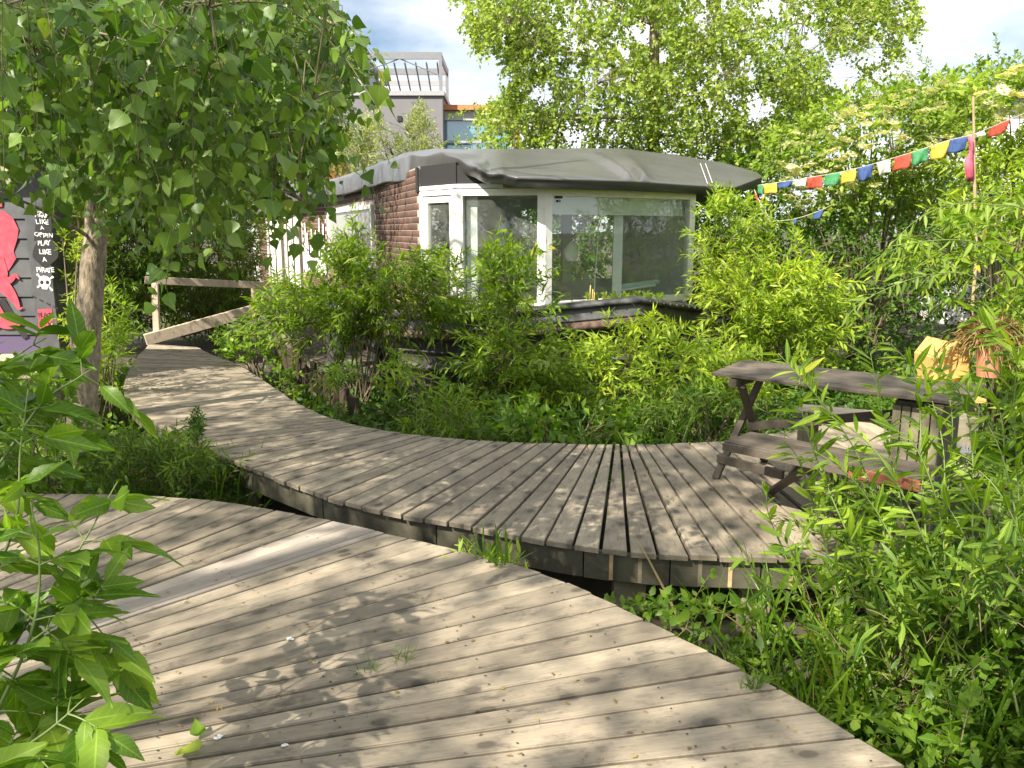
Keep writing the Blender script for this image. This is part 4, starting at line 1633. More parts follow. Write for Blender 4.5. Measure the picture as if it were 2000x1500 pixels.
xa, xb, za, zb2 = rect_at(DG, 866, 1016, 207, 217)
mb.hexa([(xa, DG - .5, za), (xb, DG - .5, za), (xb, DG + 6, za), (xa, DG + 6, za), (xa, DG - .5, zb2), (xb, DG - .5, zb2), (xb, DG + 6, zb2), (xa, DG + 6, zb2)])
mb.build('roof_edge', M['orange'], gb)
mb = MB()
xa, xb, zs, zt_ = rect_at(DG, 866, 1016, 217.5, 236)
mb.hexa([(xa, DG - .2, zs), (xb, DG - .2, zs), (xb, DG + 5.9, zs), (xa, DG + 5.9, zs), (xa, DG - .2, zt_), (xb, DG - .2, zt_), (xb, DG + 5.9, zt_), (xa, DG + 5.9, zt_)])
mb.build('lintel', M['grey_in'], gb)
for i, (u0, u1) in enumerate(((866, 930), (934, 1000))):
    mb = MB()
    xa, xb, za, _ = rect_at(DG, u0, u1, 237, 420)
    mb.hexa([(xa, DG, za), (xb, DG, za), (xb, DG + .1, za), (xa, DG + .1, za), (xa, DG, zs - .01), (xb, DG, zs - .01), (xb, DG + .1, zs - .01), (xa, DG + .1, zs - .01)])
    mb.build('glass_pane', M['blueglass'], gb)
mb = MB()
for u0, u1 in ((930, 934), (1000, 1004)):
    xa, xb, za, _ = rect_at(DG, u0, u1, 237, 420)
    mb.hexa([(xa, DG - .05, za), (xb, DG - .05, za), (xb, DG + .1, za), (xa, DG + .1, za), (xa, DG - .05, zs - .01), (xb, DG - .05, zs - .01), (xb, DG + .1, zs - .01), (xa, DG + .1, zs - .01)])
mb.build('mullion', M['steel'], gb)
mb = MB()
xa, xb, za, _ = rect_at(DG, 1004.5, 1016, 237, 420)
mb.hexa([(xa, DG, -.5), (xb, DG, -.5), (xb, DG + 5, -.5), (xa, DG + 5, -.5), (xa, DG, zs - .01), (xb, DG, zs - .01), (xb, DG + 5, zs - .01), (xa, DG + 5, zs - .01)])
mb.build('side_wall', M['orange'], gb)
mb = MB()
mb.bar(U(868, 277, DG - .6), U(1010, 277, DG - .6), .06, .12)
mb.build('balcony_rail', M['coping'], gb)
wh = thing('white_cabin', 'white walled cabin top peeping through foliage at the right edge', 'building', U(1990, 240, 17) * np.array([1, 1, 0]))
mb = MB()
xa, xb, za, zb2 = rect_at(17, 1950, 2200, 190, 420)
mb.hexa([(xa, 17, -.5), (xb, 17, -.5), (xb, 20, -.5), (xa, 20, -.5), (xa, 17, zb2), (xb, 17, zb2), (xb, 20, zb2), (xa, 20, zb2)])
mb.build('wall', M['cloud_white'], wh)
mb = MB()
mb.hexa([(xa - .2, 16.7, zb2), (xb, 16.7, zb2), (xb, 20.2, zb2), (xa - .2, 20.2, zb2), (xa - .2, 16.7, zb2 + .1), (xb, 16.7, zb2 + .1), (xb, 20.2, zb2 + .1), (xa - .2, 20.2, zb2 + .1)])
mb.build('roof', M['coping'], wh)

# ================================================================== MURAL SHED
DS = 8.6
shed = thing('painted_shed', 'charcoal board shed with pink tentacle mural and white lettering', 'shed', U(40, 690, DS))
sx0 = U(-420, 600, DS)[0]
sxe = U(64, 550, DS)[0]
sxr = U(117, 650, DS)[0]
sz0, sz1 = U(60, 690, DS)[2], U(60, 300, DS)[2]
pitch_b = .2
z = sz0
i = 0
while z < sz1:
    zt_ = min(z + pitch_b - .012, sz1)
    mb = MB()
    mb.hexa([(sx0, DS - .012, z), (sxe, DS - .012, z), (sxe, DS + .02, z), (sx0, DS + .02, z), (sx0, DS + .004, zt_), (sxe, DS + .004, zt_), (sxe, DS + .02, zt_), (sx0, DS + .02, zt_)])
    mb.build('board', M['purple'] if i == 0 else M['shed'], shed)
    z += pitch_b
    i += 1
mb = MB()
mb.hexa([(sx0, DS + .022, sz0), (sxr, DS + .022, sz0), (sxr, DS + .6, sz0), (sx0, DS + .6, sz0), (sx0, DS + .022, sz1), (sxr, DS + .022, sz1), (sxr, DS + .6, sz1), (sx0, DS + .6, sz1)])
mb.build('wall', M['shed'], shed)
mb = MB()
mb.hexa([(sxe + .004, DS - .03, sz0), (sxr, DS - .03, sz0), (sxr, DS + .02, sz0), (sxe + .004, DS + .02, sz0), (sxe + .004, DS - .03, sz1 - .1), (sxr - .01, DS - .03, sz1 - .1), (sxr - .01, DS + .02, sz1 - .1), (sxe + .004, DS + .02, sz1 - .1)])
mb.build('corner_board', M['shed'], shed, bevel=.004)
mb = MB()
mb.hexa([(sx0, DS - .35, sz1), (sxr + .12, DS - .35, sz1), (sxr + .08, DS + .8, sz1), (sx0, DS + .8, sz1), (sx0, DS - .35, sz1 + .08), (sxr + .08, DS - .35, sz1 + .08), (sxr + .08, DS + .8, sz1 + .08), (sx0, DS + .8, sz1 + .08)])
mb.build('roof', M['shed_dark'], shed)
mb = MB()


def paint(outline_px, y_off, name, mat, parent=shed):
    m_ = MB()
    o_ = []
    for (x_, y_) in outline_px:
        p_ = U(x_, y_, DS)
        o_.append((p_[0], DS + y_off, p_[2]))
    m_.prism(o_, (0, -.002, 0))
    return m_.build(name, M[mat], parent)


TENT = [0]


def tentacle(pts, ws, name='tentacle', y=None, mat='pink'):
    if y is None:
        TENT[0] += 1
        y = -.0165 - .0035 * TENT[0]
    c = catmull(np.array(pts, float), 8)
    w_ = np.interp(np.linspace(0, 1, len(c)), np.linspace(0, 1, len(ws)), ws)
    t_ = norm(np.gradient(c, axis=0))
    n_ = np.stack([-t_[:, 1], t_[:, 0]], 1)
    a_, b_ = c + n_ * w_[:, None], c - n_ * w_[:, None]
    m_ = MB()
    ring = np.concatenate([a_, b_[::-1]])
    m_.v.append(np.array([(U(x_, y_, DS)[0], DS + y - dz_, U(x_, y_, DS)[2]) for dz_ in (0, .002) for x_, y_ in ring]))
    n1_, n2_ = len(c), len(ring)
    for q_ in range(n1_ - 1):
        m_.f.append([n2_ + q_, n2_ + q_ + 1, n2_ + n2_ - 2 - q_, n2_ + n2_ - 1 - q_])
    for q_ in range(n2_):
        r_ = (q_ + 1) % n2_
        m_.f.append([q_, r_, n2_ + r_, n2_ + q_])
    m_.n = 2 * n2_
    m_.build(name, M[mat], shed)


mural = paint([(-60, 440), (-45, 415), (-10, 408), (12, 413), (28, 428), (38, 448), (35, 468), (28, 490), (33, 505), (24, 520), (10, 540), (-10, 560), (-60, 560)], -.014, 'octopus_head', 'pink')
paint([(-20, 390), (-2, 386), (6, 392), (6, 404), (-20, 406)], -.014, 'pink_lettering', 'pink')
tentacle([(-5, 510), (4, 530), (10, 545), (22, 547), (32, 538), (40, 545)], [16, 13, 9, 6, 4, 1])
tentacle([(-8, 540), (8, 556), (24, 575), (34, 590), (40, 602), (47, 600)], [16, 13, 10, 6, 3, 1])
tentacle([(-20, 600), (0, 620), (15, 632), (32, 634), (44, 628), (53, 623)], [22, 15, 10, 6, 4, 1])
tentacle([(-40, 560), (-25, 600), (-4, 640)], [26, 20, 6])
tentacle([(2, 585), (20, 612), (40, 640), (52, 660)], [8, 8, 7, 5], 'dark_streak', -.0125, 'shed_dark')
# soft black blot behind the lettering
blot = [(66 + 26 + math.cos(a_) * 24 * (1 + .12 * math.sin(3 * a_)), 490 + math.sin(a_) * 30 * (1 + .1 * math.cos(4 * a_))) for a_ in np.linspace(0, 2 * math.pi, 26, endpoint=False)]
paint(blot, -.0305, 'black_blot', 'black_paint')
paint([(74, 425), (103, 420), (105, 445), (102, 470), (70, 470)], -.0302, 'black_blot', 'black_paint')
for j in range(4):
    paint([(66 + j * 14, 576 + j * 7), (74 + j * 14, 580 + j * 7), (74 + j * 14, 583 + j * 7), (66 + j * 14, 579 + j * 7)], -.0305, 'dash', 'black_paint')


def letters(text, px, py, size_px, mat, name, y=-.034, dx=None, parent=shed, tilt=.0):
    """hand-painted capitals, each a little askew"""
    sc = size_px * DS / F
    parts, n = [], 0
    m_ = MB()
    x_ = px
    for ch in text:
        cu = bpy.data.curves.new('glyph', 'FONT')
        cu.body = ch
        cu.extrude = .001
        cu.offset = .012
        cu.resolution_u = 3
        to = bpy.data.objects.new('glyph', cu)
        COL.objects.link(to)
        dg_ = bpy.context.evaluated_depsgraph_get()
        me = bpy.data.meshes.new_from_object(to.evaluated_get(dg_))
        Vv = np.array([v.co[:] for v in me.vertices])
        Fc = [list(p_.vertices) for p_ in me.polygons]
        bpy.data.objects.remove(to)
        bpy.data.curves.remove(cu)
        bpy.data.meshes.remove(me)
        a_ = random.uniform(-.12, .12)
        s_ = sc * random.uniform(.92, 1.08) * 1.35
        p_ = U(x_, py + (x_ - px) * tilt + random.uniform(-1, 1), DS)
        W_ = np.stack([p_[0] + s_ * (Vv[:, 0] * math.cos(a_) - Vv[:, 1] * math.sin(a_)), DS + y - Vv[:, 2] * .8, p_[2] + s_ * (Vv[:, 0] * math.sin(a_) + Vv[:, 1] * math.cos(a_))], 1)
        m_.add(W_, Fc)
        x_ += (dx or size_px * .82) * (.55 if ch == 'I' else 1)
    return m_.build(name, M[mat], parent)


letters('WORK', 69, 424, 10, 'white_paint', 'lettering', tilt=.05, dx=7.6)
letters('LIKE', 74, 437, 10, 'white_paint', 'lettering', tilt=.02, dx=7)
letters('A', 83, 449, 8, 'white_paint', 'lettering')
letters('CAPTAIN', 71, 461, 8, 'white_paint', 'lettering', dx=4.9, tilt=.1)
letters('PLAY', 77, 479, 10, 'white_paint', 'lettering', dx=5.8)
letters('LIKE', 80, 496, 10, 'white_paint', 'lettering', dx=6.6, tilt=.08)
letters('A', 87, 512, 9, 'white_paint', 'lettering')
letters('PIRATE', 75, 531, 10, 'white_paint', 'lettering', dx=6.2, tilt=.03)
# skull and crossbones
sk = [(79, 548), (82, 541), (88, 538), (95, 539), (101, 544), (103, 551), (101, 557), (97, 560), (96, 565), (86, 564), (85, 560), (80, 556)]
paint(sk, -.034, 'skull', 'white_paint')
for ex in (85.5, 96.5):
    paint([(ex + 3.4 * math.cos(a_), 551 + 4 * math.sin(a_)) for a_ in np.linspace(0, 2 * math.pi, 12, endpoint=False)], -.0365, 'eye_socket', 'black_paint')
paint([(90.5, 556), (92.5, 556), (91.5, 559.5)], -.0365, 'nose_hole', 'black_paint')
for a_, b_ in (((77, 536), (105, 566)), ((106, 541), (78, 560))):
    v_ = norm(np.array(b_, float) - a_)
    n_ = np.array([-v_[1], v_[0]])
    A_, B_ = np.array(a_, float), np.array(b_, float)
    for c0, c1 in ((A_, A_ + v_ * 8), (B_ - v_ * 8, B_)):
        paint([c0 + n_ * 1.6, c1 + n_ * 1.6, c1 - n_ * 1.6, c0 - n_ * 1.6], -.0335, 'bone', 'white_paint')
    for e_ in (A_, B_):
        paint([e_ + (2.4 * math.cos(q), 2.4 * math.sin(q)) for q in np.linspace(0, 2 * math.pi, 8, endpoint=False)], -.0333, 'bone', 'white_paint')
paint([(77, 604), (105, 602), (106, 620), (78, 622)], -.032, 'red_panel', 'pink')
paint([(78, 623.5), (106, 621.5), (107, 639), (79, 641)], -.032, 'red_panel', 'pink')
letters('BLACK', 78.5, 619, 10, 'black_paint', 'lettering', dx=5.2, y=-.0345)
letters('BOX', 80, 638, 11, 'black_paint', 'lettering', dx=8.5, y=-.0345)
# sunlit slab in front of the shed
ledge = thing('stone_ledge', 'sunlit pale slab ledge at the foot of the painted shed', 'ledge', U(60, 712, 8.1))
lx0, lx1 = sx0, U(142, 700, 8.2)[0]
zt_ = sz0 - .004
mb = MB()
mb.hexa([(lx0, 7.75, zt_ - .14), (lx1, 7.85, zt_ - .14), (lx1, DS + .3, zt_ - .14), (lx0, DS + .3, zt_ - .14), (lx0, 7.75, zt_), (lx1, 7.85, zt_), (lx1, DS + .3, zt_), (lx0, DS + .3, zt_)])
mb.build('slab', M['stone'], ledge, bevel=.015)
for x_ in (lx1 - .2, lx1 - 1.4, lx1 - 2.6):
    mb = MB()
    mb.bar((x_, 8.2, -.6), (x_, 8.2, zt_ - .142), .2, .2, up=(0, 1, 0))
    mb.build('footing', M['grey_board'], ledge)

# ================================================================== GANGWAY
gang = thing('gangway', 'sloping wooden gangway with one pale handrail leading up to the houseboat', 'gangway', G(300, 668))
g0, g1 = U(284, 664, 12.0), U(505, 603, 12.9)
for off in (0, .85):
    sh = np.array([.15, 1.0, 0]) * off
    mb = MB()
    mb.bar(g0 + sh, g1 + sh + (g1 - g0) * .6, .09, .17)
    mb.build('stringer', M['rail_wood'] if off == 0 else M['fascia'], gang, bevel=.006)
for i in range(18):
    t = (i + .5) / 18 * 1.55
    c = g0 + (g1 - g0) * t + np.array([0, 0, .055])
    mb = MB()
    mb.bar(c + np.array([.0, .055, 0]), c + np.array([.12, .80, 0]), .125, .025)
    mb.build('tread', M['deck'], gang)
h0, h1 = U(283, 547, 12.1), U(510, 557, 13.1)
mb = MB()
mb.bar(h0, h1 + (h1 - h0) * .3, .05, .11)
mb.build('handrail', M['rail_wood'], gang, bevel=.005)
mb = MB()
mb.bar(U(303, 553, 12.12), U(306, 650, 12.12) + np.array([0, 0, -.05]), .09, .06, up=(0, 1, 0))
mb.build('post', M['rail_wood'], gang, bevel=.004)
mb = MB()
mb.bar(U(496, 560, 13.0), U(498, 625, 13.0), .08, .06, up=(0, 1, 0))
mb.build('post', M['rail_wood'], gang, bevel=.004)

# dark timber barrier below the boat, behind the walkway
bar_ = thing('timber_barrier', 'dark upright boards holding the bank between walkway and hull', 'barrier', G(620, 740, -.4))
b0, b1 = U(545, 690, 10.6), U(690, 790, 8.6)
for i in range(11):
    t = i / 10
    c = b0 + (b1 - b0) * t
    mb = MB()
    zt_ = .28 - .42 * t + random.uniform(-.03, .03)
    mb.bar((c[0], c[1], -.8), (c[0], c[1], zt_), .19, .04, up=(.8, .6, 0))
    mb.build('board', M['barrier'], bar_)
mb = MB()
mb.bar(U(548, 652, 10.4), U(610, 712, 9.4), .05, .09)
mb.build('top_rail', M['grey_board'], bar_)

# ================================================================== PICNIC TABLE AND NEIGHBOURS
tbl = thing('picnic_table', 'long dark weathered picnic table on crossed legs at the walkway end', 'table', G(1420, 940))
TL = G(1397, 728, .735)
TR = G(1845, 782, .735)
tdir = norm((TR - TL)[:2])
tper = np.array([-tdir[1], tdir[0]])
if tper[1] < 0:
    tper = -tper
tlen = np.linalg.norm((TR - TL)[:2])


def tpt(u, v, z):
    p_ = TL[:2] + tdir * u + tper * v
    return np.array([p_[0], p_[1], z])


for i in range(5):
    mb = MB()
    v_ = .06 + i * .125
    mb.bar(tpt(-.03 - .015 * i, v_, .725), tpt(tlen * 1.06, v_, .725), .113, .022)
    mb.build('table_board', M['dark_wood'], tbl, bevel=.004)
for u in (.12, tlen * .98):
    mb = MB()
    mb.bar(tpt(u, -.01, .685), tpt(u, .63, .685), .05, .045)
    mb.build('cross_bearer', M['dark_wood'], tbl)
fa, fb_ = G(1397, 935), tpt(.1, .05, .66)
for (a_, b_) in ((np.array([*G(1397, 935)[:2], 0]), tpt(.09, .50, .66)), (tpt(.02, .78, 0), tpt(.15, .06, .66))):
    mb = MB()
    mb.bar(a_, b_, .03, .045, up=(tdir[0], tdir[1], 0))
    mb.build('leg', M['dark_wood'], tbl, bevel=.004)
mb = MB()
mb.bar(tpt(.11, .28, .36), tpt(1.2, .28, .62), .035, .05)
mb.build('brace', M['dark_wood'], tbl)
# plank-clad pedestal carrying the far end
us = np.linspace(0, tlen * 1.1, 200)
ux = np.array([project(tpt(u, .10, .45))[0, 0] for u in us])
u0, u1 = np.interp(1738, ux, us), np.interp(1832, ux, us)
for i in range(5):
    uu = u0 + (u1 - u0) * (i + .5) / 5
    mb = MB()
    mb.bar(tpt(uu, .10, -.05), tpt(uu, .10, .66), (u1 - u0) / 5 - .006, .025, up=(tper[0], tper[1], 0))
    mb.build('pedestal_board', M['grey_board'], tbl, bevel=.003)
mb = MB()
mb.bar(tpt((u0 + u1) / 2, .34, -.05), tpt((u0 + u1) / 2, .34, .68), u1 - u0 - .01, .44, up=(tper[0], tper[1], 0))
mb.build('pedestal_core', M['fascia'], tbl)

bench = thing('front_bench', 'low dark bench with a worn red edge in front of the picnic table', 'bench', G(1510, 960))
SL, SR = G(1414, 862, .42), G(1800, 938, .42)
sdir = norm((SR - SL)[:2])
sper = np.array([-sdir[1], sdir[0]])
if sper[1] < 0:
    sper = -sper
slen = np.linalg.norm((SR - SL)[:2])


def spt(u, v, z):
    p_ = SL[:2] + sdir * u + sper * v
    return np.array([p_[0], p_[1], z])


for i in range(3):
    mb = MB()
    mb.bar(spt(.0, .05 + i * .105, .41), spt(slen, .05 + i * .105, .41), .10, .026)
    mb.build('seat_board', M['dark_wood'], bench, bevel=.004)
mb = MB()
mb.bar(spt(.72, -.008, .39), spt(slen, -.008, .39), .02, .055)
mb.build('front_edge', M['red_wood'], bench, bevel=.003)
mb = MB()
mb.bar(spt(.0, -.008, .392), spt(.715, -.008, .392), .02, .045)
mb.build('front_edge', M['dark_wood'], bench, bevel=.003)
for (a_, b_) in ((np.array([*G(1503, 962)[:2], 0]), spt(.50, .10, .375)), (np.array([*G(1545, 930)[:2], 0]), spt(.40, .22, .375)), (spt(slen - .1, .06, -.05), spt(slen - .1, .12, .375)), (spt(slen - .1, .26, -.05), spt(slen - .1, .2, .375))):
    mb = MB()
    mb.bar(a_, b_, .03, .045, up=(sdir[0], sdir[1], 0))
    mb.build('leg', M['dark_wood'], bench, bevel=.004)
mb = MB()
mb.bar(G(1402, 895, .13), G(1530, 928, .13), .03, .055)
mb.build('stretcher', M['dark_wood'], bench, bevel=.004)

rb = thing('rear_bench', 'sunlit pale bench seat behind the picnic table', 'bench', G(1640, 830))
mb = MB()
mb.bar(G(1560, 800, .42), G(1790, 822, .42), .26, .03)
mb.build('seat', M['rail_wood'], rb, bevel=.004)
for px in (1580, 1770):
    mb = MB()
    c = G(px, 806, .40)
    mb.bar((c[0], c[1], 0), (c[0], c[1], .405), .06, .22, up=(0, 1, 0))
    mb.build('leg', M['grey_board'], rb)
crate = thing('silver_crate', 'small slatted silver crate behind the table pedestal', 'crate', G(1860, 880))
for i in range(4):
    mb = MB()
    mb.bar(G(1832, 872 - i * 17, .1), G(1900, 880 - i * 17, .1), .02, .05)
    mb.build('slat', M['steel'], crate)
mb = MB()
c = G(1866, 868, .12)
mb.hexa([(c[0] - .16, c[1] + .02, .0), (c[0] + .16, c[1] + .02, .0), (c[0] + .16, c[1] + .25, .0), (c[0] - .16, c[1] + .25, .0), (c[0] - .16, c[1] + .02, .3), (c[0] + .16, c[1] + .02, .3), (c[0] + .16, c[1] + .25, .3), (c[0] - .16, c[1] + .25, .3)])
mb.build('body', M['grey_board'], crate)

# ochre lean-to box and the pot on it
och = thing('ochre_hutch', 'sunlit ochre plywood hutch with sloping sides behind the table', 'hutch', G(1850, 780, 0))
DO = 6.4
q = [U(1788, 768, DO), U(1872, 668, DO), U(1935, 690, DO), U(1990, 765, DO)]
mb = MB()
mb.prism([U(1790, 775, DO), U(1846, 700, DO), U(1874, 663, DO), U(1893, 668, DO), U(1893, 735, DO), U(1850, 742, DO), U(1838, 775, DO)], (0, .04, 0))
mb.build('front_panel', M['ochre'], och, bevel=.003)
mb = MB()
mb.prism([U(1845, 706, DO + .05), U(1872, 672, DO + .05), U(1890, 676, DO + .05), U(1900, 775, DO + .05), U(1845, 775, DO + .05)], (0, .5, 0))
mb.build('box', M['ochre'], och)
mb = MB()
mb.bar(U(1786, 776, DO - .1), U(1905, 776, DO - .1), .30, .03)
mb.build('foot_board', M['ochre'], och)
for px in (1800, 1895):
    mb = MB()
    c = U(px, 785, DO + .1)
    mb.bar((c[0], c[1], -.5), (c[0], c[1], c[2] + .02), .07, .07, up=(0, 1, 0))
    mb.build('leg', M['grey_board'], och)
pot = thing('terracotta_pot', 'terracotta pot of dry red brown grass beside the ochre hutch', 'plant pot', U(1915, 740, DO - .25))
c = U(1930, 735, DO - .25)
mb = MB()
mb.tube([c, c + np.array([0, 0, .20]), c + np.array([0, 0, .27]), c + np.array([0, 0, .275]), c + np.array([0, 0, .33])], [.08, .10, .11, .125, .125], 18)
mb.build('pot', M['terracotta'], pot, smooth=False)
small_tuft(pot, [c + np.array([random.uniform(-.09, .09), random.uniform(-.09, .09), .30]) for _ in range(230)], 'blade', .12, 'straw', 7, .24, up=.9, spread=.5, sag=.7, hang=.1)

# ================================================================== PRAYER FLAGS
pole = thing('flag_pole', 'thin wooden pole with a pink cloth strip holding the flag string', 'pole', U(1907, 560, 9.3) * np.array([1, 1, 0]) + np.array([0, 0, -.4]))
mb = MB()
mb.tube([U(1908, 560, 9.3) * np.array([1, 1, 0]) + np.array([0, 0, -.5]), U(1907, 500, 9.3), U(1903, 340, 9.3), U(1901, 188, 9.3)], [.020, .018, .016, .011], 8)
mb.build('shaft', M['pole'], pole)
Vc, Qc = [], []
for i in range(9):
    t = i / 8
    y_ = 268 + t * 88
    wv = 3 * math.sin(t * 7)
    Vc += [U(1890 + wv - (3 if i > 3 else 0), y_, 9.27 + .02 * math.sin(t * 9)), U(1901, y_ - 2, 9.25 - .03 * math.sin(t * 11))]
Qc = [(2 * i, 2 * i + 1, 2 * i + 3, 2 * i + 2) for i in range(8)]
o = obj('pink_cloth', np_mesh('pink_cloth', np.array(Vc), np.array(Qc), True), M['pinkcloth'], pole)
o.modifiers.new('thick', 'SOLIDIFY').thickness = .003


def flag_line(name, label, pts, flags, size):
    pts3 = [U(*p_) for p_ in pts]
    rt = thing(name, label, 'flags', pts3[0])
    cv = catmull(pts3, 12)
    mb = MB()
    mb.tube(cv, .0035, 5)
    mb.build('cord', M['cord'], rt)
    pr = project(cv)
    for (x0, x1, colr, hh, skew) in flags:
        i0 = np.array([np.interp(x0, pr[:, 0], cv[:, j]) for j in range(3)])
        i1 = np.array([np.interp(x1, pr[:, 0], cv[:, j]) for j in range(3)])
        Vv = []
        nx, nz = 6, 6
        ph = random.uniform(0, 6)
        for b_ in range(nz + 1):
            for a_ in range(nx + 1):
                u_, v_ = a_ / nx, b_ / nz
                p_ = i0 + (i1 - i0) * (u_ + (skew * v_) * (0.5 - u_) * .6 + skew * .25 * v_)
                p_ = p_ + np.array([.0, .035 * math.sin(u_ * 5 + ph + v_ * 2) * (.3 + v_), -hh * .9 * v_ * (1 - .05 * math.sin(u_ * 6 + ph))])
                Vv.append(p_)
        Qv = [(b_ * (nx + 1) + a_, b_ * (nx + 1) + a_ + 1, (b_ + 1) * (nx + 1) + a_ + 1, (b_ + 1) * (nx + 1) + a_) for b_ in range(nz) for a_ in range(nx)]
        o_ = obj('flag', np_mesh('flag', np.array(Vv), np.array(Qv), True), FLAGC[colr], rt)
        o_.modifiers.new('thick', 'SOLIDIFY').thickness = .0025
        o_['label'] = colr + ' cotton flag'
    return rt


flag_line('prayer_flags', 'long string of coloured prayer flags between the roof corner and the pole',
          [(1480, 362, 11.6), (1560, 350, 11.1), (1660, 332, 10.5), (1780, 298, 9.9), (1850, 275, 9.6), (1902, 262, 9.3), (1975, 232, 8.8), (2040, 205, 8.4)],
          [(1478, 1491, 'green', .14, .5), (1490, 1517, 'yellow', .15, .3), (1520, 1547, 'blue', .09, 0), (1548, 1573, 'white', .11, .6), (1576, 1606, 'red', .165, .0),
           (1612, 1640, 'green', .165, .1), (1642, 1671, 'yellow', .17, .3), (1675, 1707, 'blue', .19, .2), (1712, 1741, 'white', .18, .3), (1747, 1779, 'red', .18, .1),
           (1782, 1815, 'green', .18, .0), (1820, 1854, 'yellow', .19, .1), (1856, 1891, 'blue', .17, -.3), (1904, 1922, 'white', .06, 0), (1936, 1972, 'red', .12, -.2)], .17)
flag_line('prayer_flags', 'short bunched string of prayer flags dangling below the roof corner',
          [(1473, 370, 11.6), (1482, 390, 11.5), (1496, 414, 11.4), (1506, 436, 11.3)],
          [(1474, 1483, 'red', .10, .2), (1484, 1492, 'white', .12, .2), (1489, 1497, 'blue', .12, .2), (1497, 1501, 'white', .09, 0), (1501, 1506, 'red', .07, 0)], .1)
flag_line('prayer_flags', 'few blue prayer flags hanging half hidden in the willow',
          [(1506, 432, 11.3), (1550, 428, 10.9), (1600, 412, 10.6), (1625, 400, 10.4)],
          [(1541, 1555, 'blue', .07, .2), (1592, 1608, 'blue', .10, -.3)], .1)

